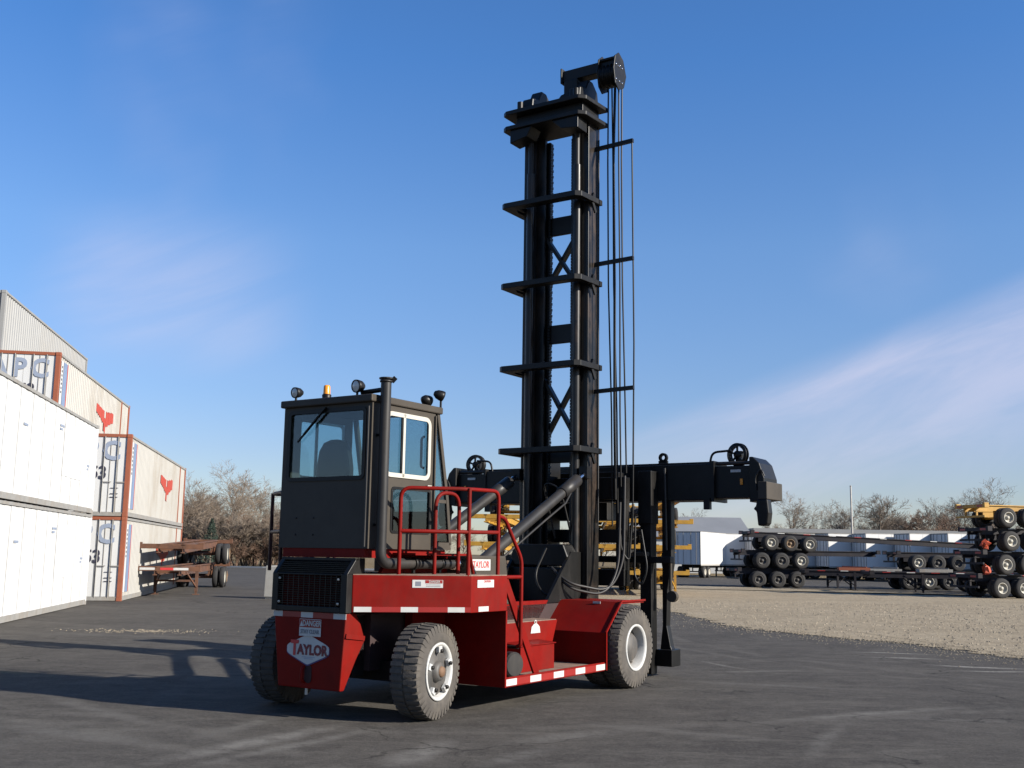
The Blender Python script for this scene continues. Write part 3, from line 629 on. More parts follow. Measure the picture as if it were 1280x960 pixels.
B = MB(); B.prism([(X0 + .05, .86, 2.45), (X1 - .05, .86, 2.45), (X1 - .05, YF, 3.46), (X0 + .05, YF, 3.46)], (0, .005, .001)); B.build('windscreen', GLASS, CAB)
B = MB(); B.prism([(X0 + .05, Y1 + .0, 1.95), (X1 - .05, Y1, 1.95), (X1 - .05, .865, 2.44), (X0 + .05, .865, 2.44)], (0, .005, .001)); B.build('lower_windscreen', GLASS, CAB)
B = MB(); B.bar((0, Y0 - .03, 3.44), (-.33, Y0 - .03, 3.14), .012, .035, (0, 1, 0)); B.bar((-.16, Y0 - .02, 3.30), (-.43, Y0 - .02, 3.06), .016, .02, (0, 1, 0)); B.build('wiper', BLK, CAB)
B = MB(); B.tube([(.645, Y0 - .03, 1.86), (.645, Y0 - .03, 3.42)], .012, 6); B.build('corner_tube', GRYC, CAB)
B = MB()                                                          # seat
sp = [(-.30, 2.45), (-.31, 2.78), (-.27, 3.00), (-.20, 3.10), (-.10, 3.13), (.0, 3.13), (.10, 3.10), (.17, 3.00), (.21, 2.78), (.20, 2.45)]
B.prism([(x - .26, -.16, z) for x, z in sp], (0, .12, 0)); B.box(-.54, -.05, -.05, .40, 2.30, 2.44); B.box(-.43, -.15, .0, .3, 1.89, 2.30); B.build('seat', BLK, CAB, .03)
B = MB(); B.tube([(-.08 + .19 * math.cos(a), .58 + .10 * math.sin(a), 2.62 + .15 * math.sin(a)) for a in [2 * math.pi * k / 20 for k in range(21)]], .014, 6); B.tube([(-.08, .58, 2.62), (-.08, .74, 2.3), (-.08, .78, 1.9)], .03, 8); B.build('steering_wheel', BLK, CAB)
B = MB(); B.box(-.6, .5, .72, .86, 1.92, 2.30); B.build('dashboard', BLK, CAB)
for k, (x, z) in enumerate(((-.42, 2.18), (-.15, 2.18), (-.42, 1.99), (-.15, 1.99))):
    B = MB(); B.lathe([(0, .012), (.008, .01), (.009, 0)], (x, Y0, z), (0, -1, 0), 8); B.build('bolt', BLK, CAB)
def lamp(x, y, z, d, r, nm='work_lamp'):
    d = Vector(d).normalized(); B = MB(); B.lathe([(-.10, 0), (-.09, r * .45), (-.05, r * .85), (.0, r), (.03, r), (.03, r * .86)], (x, y, z), d, 18)
    B.tube([(x, y, z - r * .7), (x, y, cz1 + .06)], .014, 6); o_ = B.build(nm, BLK, CAB)
    B = MB(); B.lathe([(.022, r * .88), (.034, r * .5), (.038, 0)], (x, y, z), d, 18); B.build('lamp_lens', LAMPG, o_)
lamp(-.53, -.58, 3.655, (-.1, -1, -.12), .065); lamp(.42, -.58, 3.665, (-.15, -1, -.1), .075)
lamp(.52, .60, 3.64, (.1, 1, -.2), .07); lamp(.68, .66, 3.70, (.5, .8, -.3), .065)
lamp(-.52, .60, 3.64, (-.1, 1, -.2), .07)
B = MB(); B.tube([(.42, -.50, 3.60), (.75, -.50, 3.615)], .028, 8); B.build('lamp_bracket', BLK, CAB)
B = MB(); B.lathe([(0, .05), (.05, .055), (.06, .045)], (-.10, -.52, cz1 + .085), (0, 0, 1), 14); bc = B.build('beacon_base', BLK, CAB)
B = MB(); B.lathe([(.06, .042), (.15, .038), (.165, .03), (.17, 0)], (-.10, -.52, cz1 + .085), (0, 0, 1), 14); B.build('beacon_lens', AMBER, bc)
B = MB(); B.box(-.62, .62, -.585, .9, 1.738, 1.838); B.prism([(.62, -.3, 1.57), (.62, .95, 1.57), (.62, .95, 1.80), (.62, -.1, 1.80)], (-.05, 0, 0)); B.build('cab_base', RED, H)
B = MB(); B.box(.6, .95, -.1, .95, 1.775, 1.80); B.build('door_step', RED, H)
# exhaust
B = MB(); ex = arc([(.775, -.50, 3.70), (.775, -.50, 1.68), (.80, .80, 1.68)], .14, 7); B.tube(ex, .060, 14); EX = B.build('exhaust_pipe', GRYC, H)
B = MB(); B.lathe([(0, .06), (.0, .072), (.02, .072), (.02, .06)], (.775, -.50, 3.695), (0, 0, 1), 16); B.build('exhaust_collar', GRYC, EX)
B = MB(); B.prism([(.775 + .082 * math.cos(R_(a)), -.50 + .082 * math.sin(R_(a)), 3.73) for a in range(0, 360, 24)], (0, 0, .016)); B.bar((.83, -.47, 3.70), (.87, -.45, 3.75), .02, .05); B.build('rain_cap', BLK, EX)
for y in (.05, .55):
    B = MB(); B.lathe([(0, .062), (0, .074), (.035, .074), (.035, .062)], (.79, y, 1.68), (0, 1, 0), 16); B.bar((.79, y + .02, 1.57), (.79, y + .02, 1.62), .03, .03); B.build('exhaust_clamp', BLK, EX)
B = MB(); B.lathe([(0, .062), (.0, .07), (.16, .07), (.16, .04)], (.80, .80, 1.68), (0, 1, 0), 16); B.build('flex_joint', CHROME, EX)
for z in (2.1, 3.1):
    B = MB(); B.bar((.66, -.50, z), (.76, -.50, z), .03, .03); B.build('exhaust_bracket', BLK, EX)
# handrails
def rails(s):
    rt = .023; p1 = (s * .90, -.33); p2 = (s * 1.455, .21); p3 = (s * 1.46, .80)
    if s < 0: p1, p2, p3 = (-1.12, -.12), (-1.64, .22), (-1.64, .85)
    B = MB(); B.tube(arc([(p1[0], p1[1], dz1 - .01), (p1[0], p1[1], 2.52), (p2[0], p2[1], 2.52), (p3[0], p3[1], 2.53), (p3[0], p3[1], dz1 - .01)], .12), rt, 8)
    B.tube([(p2[0], p2[1], dz1 - .01), (p2[0], p2[1], 2.53)], rt, 8)
    B.tube([(p1[0], p1[1], 2.04), (p2[0], p2[1], 2.04), (p3[0], p3[1], 2.05)], rt, 8)
    B.tube(arc([(p3[0], p3[1], 2.24), (s * 1.47, .92, 2.22), (s * 1.49, 1.27, 1.74), (s * 1.49, 1.27, .74), (s * 1.44, 1.27, .72)], .09), rt, 8)
    B.tube([(s * 1.47, .90, dz1 - .03), (s * 1.49, 1.27, dz1 - .03)], rt, 8)
    B.tube([(s * 1.40, .24, 2.03), (s * 1.15, .75, dz1 - .01)], rt * .9, 8)
    if s < 0: B.tube([(-1.12, -.12, 1.6), (-.98, -.16, 1.56)], rt, 8)
    B.build('handrail', RED if s > 0 else RAILD, H, label=None if s > 0 else 'left red handrail, coloured dark as if in shade')
    B = MB(); B.tube(arc([(s * .99, .20, dz1 - .01), (s * .99, .20, 2.49), (s * 1.02, .62, 2.50), (s * 1.02, .62, dz1 - .01)], .18, 7), rt, 8); B.build('grab_hoop', RED, H)
pair(rails)

#@@MAST
# mast
MY0, MY1 = 4.50, 4.86; MZ0, MZ1 = .22, 8.62
for s in (1, -1):
    B = MB()                                                      # outer channel
    xs = lambda a, b_: sorted((s * a, s * b_))
    B.box(*xs(.55, .60), MY0, MY1, MZ0, MZ1); B.box(*xs(.38, .55), MY0, MY0 + .06, MZ0, MZ1); B.box(*xs(.38, .55), MY1 - .06, MY1, MZ0, MZ1)
    B.build('mast_rail', BLKRUST, H, .006)
    B = MB(); B.box(*xs(.46, .52), MY0 + .08, MY1 - .08, MZ0 + .3, MZ1 - .1); B.box(*xs(.25, .46), MY0 + .075, MY0 + .125, MZ0 + .3, MZ1 - .1); B.box(*xs(.25, .46), MY1 - .125, MY1 - .075, MZ0 + .3, MZ1 - .1)
    B.build('inner_mast_rail', BLKRUST, H, .006)
    B = MB(); B.tube([(s * .43, MY0 - .07, .9), (s * .43, MY0 - .07, 7.9)], .065, 14); B.build('lift_cylinder', BLKRUST, H)
    B = MB(); B.tube([(s * .43, MY0 - .07, 7.9), (s * .43, MY0 - .07, 8.6)], .045, 12); B.build('lift_rod', GRYC, H)
    B = MB()
    for k in range(150):
        z = 1.2 + k * .0485; B.box(*xs(.19, .235), MY0 + .16, MY0 + .2 + (.035 if k % 2 else .05), z, z + .04)
    B.build('leaf_chain', BLK, H)
    B = MB(); B.tube([(s * .618, MY1 - .06, 2.3), (s * .618, MY1 - .06, 8.4)], .014, 6); B.build('hydraulic_line', GRYC, H)
for z in (3.33, 4.62, 5.95, 7.27):
    B = MB(); h = .085
    B.prism([(-.76, 4.10, z), (-.70, 4.06, z), (.60, 4.06, z), (.68, 4.14, z), (.72, 4.74, z), (.625, 4.74, z), (.625, 4.30, z), (.55, 4.24, z), (-.58, 4.24, z), (-.625, 4.36, z), (-.625, 4.74, z), (-.76, 4.74, z)], (0, 0, h))
    B.box(-.58, -.52, 4.22, MY0 - .002, z + .01, z + h - .01); B.box(.52, .58, 4.22, MY0 - .002, z + .01, z + h - .01)
    CB = B.build('mast_yoke', BLK, H, .006)
    B = MB(); B.bar((.67, 4.5, z), (.68, 4.58, z - .15), .03, .05); B.build('yoke_bracket', BLK, CB); B = MB(); B.bar((.67, 4.5, z + .08), (.67, 4.53, z + .15), .04, .05); B.build('yoke_bracket', BLK, CB)
for z0, z1 in ((6.90, 7.20), (5.12, 5.42), (3.22, 3.44), (1.2, 1.6)):
    B = MB(); B.box(-.25, .25, 4.70, 4.76, z0, z1); B.build('mast_crossplate', BLK, H, .008)
for z0, z1 in ((6.05, 6.88), (3.62, 4.55)):
    B = MB(); B.bar((-.28, 4.74, z0), (.28, 4.74, z1), .05, .105, (0, 1, 0)); B.bar((-.28, 4.685, z1), (.28, 4.685, z0), .05, .105, (0, 1, 0)); B.build('mast_cross_brace', BLK, H)
# crosshead
B = MB()
for z in (8.60, 8.86):
    B.prism([(-.80, 4.16, z), (-.72, 4.10, z), (.62, 4.10, z), (.72, 4.20, z), (.76, 4.86, z), (-.80, 4.86, z)], (0, 0, .07))
B.box(-.62, .62, 4.26, 4.8, 8.67, 8.86); B.prism([(-.66, 4.14, 8.60), (-.25, 4.14, 8.60), (-.34, 4.14, 8.44), (-.66, 4.14, 8.38)], (0, .3, 0)); B.prism([(.60, 4.14, 8.60), (.12, 4.14, 8.60), (.30, 4.14, 8.44), (.60, 4.14, 8.40)], (0, .3, 0))
CH = B.build('crosshead', BLK, H, .01)
B = MB(); B.box(-.62, .62, 4.35, 4.80, 8.93, 8.99); B.build('crosshead_cap', BLK, CH)
for s in (-1, 1):                                                 # chain sheave guards
    B = MB(); B.prism([(s * .44 - .10, 4.30, 8.99), (s * .44 - .10, 4.95, 8.99), (s * .44 - .10, 4.90, 9.25), (s * .44 - .10, 4.74, 9.38), (s * .44 - .10, 4.60, 9.38), (s * .44 - .10, 4.50, 9.20), (s * .44 - .10, 4.32, 9.16)], (.20, 0, 0)); B.build('sheave_guard', BLK, CH, .02)
    B = MB(); B.tube([(s * .52, 4.22, 8.93), (s * .52, 4.22, 9.08)], .05, 10); B.build('chain_anchor', BLK, CH)
B = MB(); B.prism([(-.05, 4.45, 8.99), (.60, 4.45, 8.99), (.36, 4.45, 9.16), (.28, 4.45, 9.20), (.10, 4.45, 9.16)], (0, .4, 0)); B.box(.10, .36, 4.54, 4.80, 9.1, 9.44); B.build('boom_pedestal', BLK, CH, .03)
B = MB(); B.box(.07, 1.0, 4.58, 4.78, 9.44, 9.62); B.box(.04, .07, 4.54, 4.82, 9.40, 9.66); BM = B.build('hose_boom', BLK, H, .01)
B = MB(); pr = [(4.48, 9.42), (4.53, 9.64), (4.66, 9.74), (4.82, 9.66), (4.92, 9.42), (4.84, 9.20), (4.66, 9.10), (4.54, 9.18)]
for x in (.74, 1.03): B.prism([(x, y, z) for y, z in pr], (.025, 0, 0))
B.box(.765, 1.03, 4.54, 4.82, 9.60, 9.64); B.build('sheave_block', BLK, BM, .01)
for k in range(4):
    x = .795 + k * .068; B = MB(); B.lathe([(-.028, .19), (-.014, .17), (0, .15), (.014, .17), (.028, .19), (.028, .03)], (x, 4.68, 9.38), (1, 0, 0), 22); B.build('hose_sheave', BLK, BM)
for x in (.78, .92, 1.04):
    for z in (9.25, 9.5):
        B = MB(); B.lathe([(0, .018), (.014, .016), (.016, 0)], (1.055, 4.66 + (x - .92) * .8, z), (1, 0, 0), 8); B.build('bolt', CHROME, BM)
rnd = random.Random(2)
for k in range(5):                                                # hoses
    x = .77 + k * .062; yy = 4.86 if k % 2 else 4.80; e = rnd.uniform(-.04, .04); zb = 2.25 + .2 * k
    B = MB(); B.tube([(x, 4.84, 9.38), (x + e * .3, yy, 8.0), (x + e * .2 - .01, yy + .05, 6.0), (x + e - .02, yy + .12, 4.0), (x + e - .02, yy + .15, zb)], .013 if k != 2 else .022, 6); B.build('hose', BLK, BM)
for z in (8.22, 6.32, 4.30):
    B = MB(); B.bar((.59, 4.72, z), (1.27, 4.72, z + .02), .05, .06); B.build('hose_guide_arm', BLK, H)
B = MB(); B.tube([(1.25, 4.72, 8.26), (1.26, 4.75, 5), (1.24, 4.73, 2.15)], .013, 6); B.build('guide_cable', BLK, H)
# tilt cylinders
for s in (1, -1):
    p0, p1 = Vector((s * .60, 1.75, 1.72)), Vector((s * .60, 4.42, 3.02)); d = (p1 - p0)
    B = MB(); B.tube([p0, p0 + d * .90], .075, 14); B.lathe([(0, .075), (.0, .093), (.5, .093), (.5, .06)], p0 + d * .74, d, 16); TC = B.build('tilt_cylinder', GRYC, H)
    B = MB(); B.tube([p0 + d * .90, p0 + d * .985], .04, 10); B.build('cylinder_rod', CHROME, TC)
    B = MB(); B.box(s * .60 - .07, s * .60 + .07, 4.36, 4.50, 2.94, 3.12); B.build('rod_clevis', BLK, TC)
    B = MB(); B.tube([p0 + Vector((s * .08, .1, -.08)), p0 + d * .5 + Vector((s * .10, 0, -.11)), p0 + d * .72 + Vector((s * .1, 0, -.12)), p0 + d * .80 + Vector((s * .06, 0, -.07))], .016, 6); B.build('cylinder_hose', GRYC, TC)
B = MB(); B.prism([(-.44, 4.08, 1.64), (.44, 4.08, 1.64), (.50, 4.08, 1.78), (.42, 4.08, 1.96), (-.42, 4.08, 1.96), (-.50, 4.08, 1.78)], (0, .38, 0)); B.box(-.45, .45, 4.05, 4.45, 1.12, 1.62); B.build('mast_crossmember', BLK, H, .02)
for s in (1, -1):
    B = MB(); B.prism([(s * .45, 3.5, 1.13), (s * .45, 4.48, 1.13), (s * .45, 4.48, 1.85), (s * .45, 4.2, 1.85)], (s * .05, 0, 0)); B.build('mast_gusset', BLK, H)
def hose(pts, r=.018, m=BLK, nm='hydraulic_hose'):
    B = MB(); B.tube(arc(pts, .35, 8), r, 8); B.build(nm, m, H)
hose([(.35, 3.95, 1.58), (.60, 3.95, 1.33), (.95, 4.4, 1.22), (1.02, 4.7, 1.6), (1.0, 4.8, 2.6)], .02, GRYC)
hose([(.30, 3.97, 1.62), (.62, 3.9, 1.40), (.98, 4.5, 1.28), (1.08, 4.75, 1.7), (1.05, 4.85, 3.0)], .02, GRYC)
hose([(.2, 3.98, 1.9), (.1, 3.8, 1.5), (.3, 3.7, 1.25), (.5, 3.9, 1.16)], .018)
hose([(1.05, 5.2, 2.4), (1.08, 5.1, 1.5), (1.2, 5.1, 1.35), (1.28, 5.15, 1.6), (1.15, 5.2, 2.2)], .016)
hose([(.85, 5.1, 2.9), (.9, 5.0, 1.9), (1.0, 5.1, 1.7), (1.0, 5.2, 2.5)], .016)
hose([(.1, 4.4, 2.05), (.0, 4.2, 2.9), (.3, 4.2, 2.8), (.38, 4.4, 2.1)], .016)
# carriage
B = MB()
for z0, z1 in ((1.35, 1.60), (2.0, 2.2), (2.66, 3.0)): B.box(-.95, .95, 5.02, 5.22, z0, z1)
for s in (1, -1): B.box(*sorted((s * .28, s * .42)), 4.88, 5.2, .9, 3.3); B.box(*sorted((s * .80, s * .95)), 5.03, 5.21, 1.35, 3.0)
B.build('lift_carriage', BLK, H, .01)
B = MB(); B.box(-.55, .55, 5.23, 5.62, 2.35, 2.62); B.box(-.7, .7, 5.22, 5.5, 2.72, 3.1); B.build('side_shift_frame', BLK, H, .01)
# spreader
SY0, SY1, SZ0, SZ1 = 5.72, 6.22, 2.66, 3.22
B = MB(); B.box(-2.12, 2.12, SY0, SY1, SZ0, SZ1); B.box(-2.12, 2.12, SY0 + .1, SY1 - .1, SZ1, SZ1 + .04); SP = B.build('spreader_beam', BLK, H, .012)
for s in (1, -1):
    B = MB(); B.box(*sorted((s * 2.12, s * 2.74)), SY0 + .05, SY1 - .05, SZ0 + .03, SZ1 - .04); B.build('telescopic_arm', BLK, SP, .01)
    B = MB(); B.box(*sorted((s * 2.08, s * 2.13)), SY0 - .02, SY1 + .02, SZ0 - .02, SZ1 + .04); B.build('beam_collar', BLK, SP)
    B = MB(); pr = [(s * 2.70, 2.62), (s * 2.70, 3.30), (s * 2.76, 3.30), (s * 2.86, 3.20), (s * 2.93, 2.98), (s * 2.93, 2.66)]
    B.prism([(x, SY0 - .04, z) for x, z in pr], (0, SY1 - SY0 + .08, 0)); B.build('end_frame', BLK, SP, .015)
    B = MB(); B.tube(arc([(s * 2.95, SY0 - .07, 3.0), (s * 2.90, SY0 - .08, 3.12), (s * 2.80, SY0 - .07, 3.0), (s * 2.82, SY0 - .07, 2.8)], .08), .012, 6); B.build('end_hose', GRYC, SP)
    B = MB(); B.box(s * 2.44 - .06, s * 2.44 + .10, SY0 + .035, SY0 + .048, SZ1 - .14, SZ1 - .10); B.build('beam_marking', TAPEW, SP)
    B = MB(); B.tube([(s * 2.14, SY0 + .08, SZ1 + .0), (s * 2.70, SY0 + .08, SZ1 + .0)], .03, 8); B.build('beam_line', GRYC, SP)
    B = MB(); B.box(*sorted((s * 2.86, s * 3.0)), SY0 - .12, SY1 + .06, 2.66, 2.92); B.build('end_beam', CHAR, SP, .01)
    B = MB(); pr = [(s * 2.84, 2.66), (s * 3.0, 2.66), (s * 3.02, 2.46), (s * 3.0, 2.31), (s * 2.97, 2.27), (s * 2.85, 2.27), (s * 2.83, 2.48), (s * 2.78, 2.52), (s * 2.82, 2.56)]
    B.prism([(x, SY0 - .12, z) for x, z in pr], (0, .18, 0)); B.build('corner_guide', BLK, SP, .02)
    B = MB(); rc_ = Vector((s * 2.44, SY0 + .2, SZ1 + .14))
    for off_ in (-.03, .03): B.lathe([(off_ - .006, .13), (off_ - .006, .178), (off_ + .006, .178), (off_ + .006, .13), (off_ - .006, .13)], rc_, (s * .25, 1, 0), 26)
    B.lathe([(-.03, .0), (-.035, .06), (.035, .06), (.03, 0)], rc_, (s * .25, 1, 0), 16); B.lathe([(-.024, .12), (.024, .12)], rc_, (s * .25, 1, 0), 26)
    for k_ in range(5):
        a_ = k_ * 2 * math.pi / 5 + .3; B.bar(rc_ + Vector((.05 * math.cos(a_), -.03, .05 * math.sin(a_))), rc_ + Vector((.15 * math.cos(a_), -.03, .15 * math.sin(a_))), .03, .02, (0, 1, 0))
    B.box(s * 2.44 - .05, s * 2.44 + .05, SY0 + .22, SY0 + .34, SZ1 - .04, SZ1 + .2); B.build('hose_reel', BLK, SP)
    B = MB(); B.tube(arc([(s * 2.36, SY0 + .12, SZ1 + .20), (s * 2.06, SY0 + .10, SZ1 + .18), (s * 2.02, SY0 + .10, SZ1 - .0)], .15), .018, 6); B.build('reel_hose', BLK, SP)
    B = MB(); pr = [(-.09, 0), (.09, 0), (.06, .10), (.04, .17), (-.04, .17), (-.06, .10)]
    ring(B, [(s * 1.18 + .075 * math.cos(a), SY0 + .25, SZ1 + .14 + .075 * math.sin(a)) for a in [2 * math.pi * k / 16 for k in range(16)]], (0, -1, 0), .04, .05)
    B.box(s * 1.18 - .075, s * 1.18 + .075, SY0 + .20, SY0 + .25, SZ1, SZ1 + .09); B.build('lifting_eye', BLK, SP)
    B = MB(); B.box(s * 2.02 - .05, s * 2.02 + .05, SY0 - .05, SY0 + .03, SZ0 - .14, SZ0 + .03); B.build('sensor_box', BLK, SP)
    B = MB(); B.box(s * 2.55 - .02, s * 2.55 + .02, SY0 + .03, SY0 + .045, SZ0 + .23, SZ0 + .32); B.build('marker_light', AMBER, SP)
    B = MB(); B.tube([(s * 1.32, SY0 - .03, SZ1 - .05), (s * 1.34, SY0 - .03, 1.9)], .02, 6); B.build('leg_strut', GRYC, SP)
    # grapple legs
    B = MB(); B.box(*sorted((s * .98, s * 1.17)), 5.50, 5.70, .03, SZ1 - .2); B.box(*sorted((s * .96, s * 1.19)), 5.47, 5.73, 2.3, SZ1 - .1); B.build('grapple_leg', BLK, SP, .01)
    B = MB(); pr = [(1.24, 2.7), (1.40, 2.7), (1.40, 1.7), (1.33, 1.3), (1.31, .75), (1.37, .45), (1.40, .38), (1.40, .16), (1.20, .16), (1.20, .40), (1.24, .75), (1.24, 1.3)]
    B.prism([(s * x, 5.74, z) for x, z in pr], (0, .14, 0)); B.build('grapple_leg', BLK, SP, .01)
    B = MB(); B.box(*sorted((s * 1.17, s * 1.44)), 5.64, 5.96, .15, .40); B.build('lifting_shoe', BLK, SP, .01)
    B = MB(); B.box(*sorted((s * .2, s * 1.52)), 5.44, 5.60, 1.70, 1.80); B.build('leg_arm', BLK, SP, .01)
    B = MB(); B.box(*sorted((s * .92, s * 1.14)), 5.43, 5.58, 1.80, 1.87); B.build('valve_block', CHAR, SP, .01)
    B = MB(); B.tube([(s * 1.42, 5.66, 1.72), (s * 1.42, 5.66, 1.28)], .025, 8); B.lathe([(-.04, 0), (-.04, .085), (.04, .085), (.04, 0)], (s * 1.45, 5.66, 1.20), (0, 1, 0), 14, False); B.build('guide_roller', CHAR, SP)
#@@BACKGROUND
# ------------------------------------------------------------ shipping containers
CDIR = R_(10.0)                                                    # long axis leans left of forward
def corr(B, x, y0, y1, z0, z1, s, pitch, depth):
    """corrugated sheet on plane x, normal s*x"""
    n = int((y1 - y0) / pitch); p = (y1 - y0) / n; pts = []
    for k in range(n):
        y = y0 + k * p
        pts += [(x, y), (x, y + p * .38), (x - s * depth, y + p * .5), (x - s * depth, y + p * .88)]
    pts.append((x, y1)); vs_ = []
    for a, b_ in pts: vs_ += [(a, b_, z0), (a, b_, z1)]
    fs = [(2 * i, 2 * i + 2, 2 * i + 3, 2 * i + 1) if s > 0 else (2 * i, 2 * i + 1, 2 * i + 3, 2 * i + 2) for i in range(len(pts) - 1)]
    B.add(vs_, fs)
CPATCH = mat('patch_white', (0.66, 0.66, 0.655), .5, var=.02)
def container(kind, L, label, loc, group=None, Hc=2.9):
    W = 2.44; e = empty('shipping_container', loc, CDIR)
    tag(e, label, 'container', group)
    body = {'white': CWHITE, 'apc': CAPC, 'grey': CGREY}[kind]; post = {'white': CWHITE, 'apc': CORANGE, 'grey': CGREY}[kind]
    x0, x1 = -W, 0.0
    for s, x in ((1, x1), (-1, x0)):
        B = MB(); corr(B, x - s * .03, .12, L - .12, .17, Hc - .11, s, .30 if kind != 'white' else .61, .045 if kind != 'white' else .009); B.build('side_wall', body, e)
        B = MB(); B.box(*sorted((x - s * .10, x)), .12, L - .12, .02, .17); B.build('bottom_rail', CRAIL if kind != 'grey' else CGREY, e)
        B = MB(); B.box(*sorted((x - s * .08, x)), .12, L - .12, Hc - .11, Hc - .03); B.build('top_rail', CRAIL, e)
        for y in (0, L - .16):
            B = MB(); B.box(*sorted((x - s * .16, x + s * .002)), y, y + .16, .12, Hc - .12); B.build('corner_post', post, e, .008)
            for z in (0, Hc - .12):
                B = MB(); B.box(*sorted((x - s * .17, x + s * .006)), y - .006, y + .17, z + .001, z + .12); B.build('corner_casting', CRAIL if kind == 'white' else post, e, .01)
    B = MB(); B.box(x0 + .1, x1 - .1, .05, L - .05, .10, .16); B.build('floor', CRAIL, e)
    B = MB(); B.box(x0 + .081, x1 - .081, .05, L - .05, Hc - .06, Hc - .02)
    for k in range(int(L / .6)): B.box(x0 + .1, x1 - .1, .3 + k * .6, .5 + k * .6, Hc - .02, Hc - .002)
    B.build('roof', body, e)
    B = MB(); corr_end = [(x0 + .16, L - .04), (x1 - .16, L - .04)]; B.box(x0 + .16, x1 - .16, L - .06, L - .03, .12, Hc - .1); B.build('end_wall', body, e)
    B = MB(); B.box(x0 + .16, x1 - .16, .02, .12, Hc - .12, Hc - .01); B.build('door_header', post, e)
    B = MB(); B.box(x0 + .16, x1 - .16, .02, .12, .02, .15); B.build('door_sill', CRAIL, e)
    for i in range(2):                                             # doors with panels and lock rods
        a = x0 + .165 + i * 1.06; b_ = a + 1.05
        B = MB(); B.box(a, b_, .05, .09, .155, Hc - .125); d = B.build('door', CWHITE if kind == 'apc' else body, e)
        for k in range(1, 4):
            xx = a + k * (b_ - a) / 4; B = MB(); B.box(xx - .012, xx + .012, .035, .05, .16, Hc - .13); B.build('door_rib', CRAIL, d)
        for k in (.30, .72):
            xx = a + (b_ - a) * k; B = MB(); B.tube([(xx, .02, .12), (xx, .02, Hc - .1)], .017, 6); B.build('lock_rod', CRAIL, d)
            B = MB(); B.bar((xx, .005, 1.2), (xx + .3, .005, 1.2), .015, .03); B.build('lock_handle', CRAIL, d)
    if kind == 'white':
        for y_, z_, w_ in ((L - 1.3, 1.45, .35), (L - 1.3, 1.34, .22), (L - 5.2, 2.3, .5), (L - 5.2, 2.2, .3), (L - 9, 1.9, .4)):
            B = MB(); B.box(-.026, -.022, y_, y_ + w_, z_, z_ + .06); B.build('side_marking', LETB, e)
        B = MB(); B.box(-.027, -.023, L - 4.6, L - 2.2, .95, 2.45); B.build('repaint_patch', CPATCH, e)
        for k in range(int(L / 1.22)):
            B = MB(); B.box(-.026, -.020, .6 + k * 1.22, .625 + k * 1.22, .18, Hc - .12); B.build('panel_seam', CWHITE, e)
    if kind == 'apc':
        for k, ch in enumerate('APC'):
            text('door_letter', ch, .92, LETB, e, (-2.02 + k * .68, .028, 2.27), RU, RV, .95, .004, .03)
        text('door_number', '53', .62, LETK, e, (-1.05, .022, 1.50), RU, RV, .9, .004, .014)
        for z, h in ((.78, .05), (.66, .05), (.98, .04)):
            B = MB(); B.box(-.62, -.36, .024, .028, z, z + h * .5); B.build('door_marking', LETK, e)
        for y0_, y1_, m_ in ((.34, .62, CWHITE), (.72, 1.25, STB), (1.27, 1.38, LOGOR)):
            B = MB(); B.box(-.028, -.018, y0_, y1_, .3, Hc - .25); B.build('side_stripe', m_, e)
        for k in range(7):
            B = MB(); B.box(-.017, -.013, .42, .54, 1.5 + k * .15, 1.58 + k * .15); B.build('side_code', LETK, e)
        yc = L * .60; h0 = 1.22                                     # red winged emblem, cut into feathers by the corrugation
        for k, (ya, yb, zt, zb) in enumerate(((-1.25, -.88, .52, .10), (-.86, -.50, .47, .0), (-.48, -.12, .42, -.14), (-.10, .12, .12, -.52), (.14, .50, .42, -.16), (.52, .88, .47, -.02), (.90, 1.25, .52, .10))):
            B = MB(); B.prism([(-.026, yc + ya * 1.5, h0 + .25 + zb + (.10 if ya < 0 else -.05)), (-.026, yc + yb * 1.5, h0 + .25 + zb), (-.026, yc + yb * 1.5, h0 + .25 + zt), (-.026, yc + ya * 1.5, h0 + .25 + zt + .02)], (.010, 0, 0)); B.build('emblem_feather', LOGOR, e)
        B = MB(); B.box(-.03, .004, L - 2.2, L - 2.08, .17, Hc - .1); B.build('side_post', CORANGE, e)
    return e
pw = Vector((-13.62, 35.5, 0)); cdv = Vector((-math.sin(CDIR), math.cos(CDIR), 0))
Lw = 16.15
for z, lb in ((0, 'clean white container standing on the asphalt under another white container'), (2.9, 'clean white container stacked on top of another white container')):
    container('white', Lw, lb, pw - cdv * Lw + Vector((0, 0, z)))
pa = Vector((-13.38, 38.0, 0))
for z, lb in ((0, 'lettered container with orange posts on the ground behind the rusty chassis'), (2.9, 'lettered container with orange posts, top of the two-high stack')):
    container('apc', 16.15, lb, pa + Vector((0, 0, z)))
pu = Vector((-15.96, 37.7, 0))
container('apc', 14.6, 'lettered container with orange posts at the bottom of the three-high stack', pu - Vector((.15, 0, 0)))
container('apc', 14.6, 'lettered container with orange posts in the middle of the three-high stack', pu + Vector((-.15, 0, 2.9)))
container('apc', 14.6, 'lettered container with orange posts, top of the three-high stack', pu + Vector((-.05, 0, 5.75)))
pg = Vector((-19.25, 40.0, 0))
for k, lb in enumerate(('grey container at the ground of the four-high grey stack', 'grey container second from the ground in the grey stack', 'grey container third from the ground in the grey stack', 'grey corrugated container topping the highest stack')):
    container('grey', 15.0, lb, pg + Vector((0, 0, 2.86 * k)), Hc=2.86)

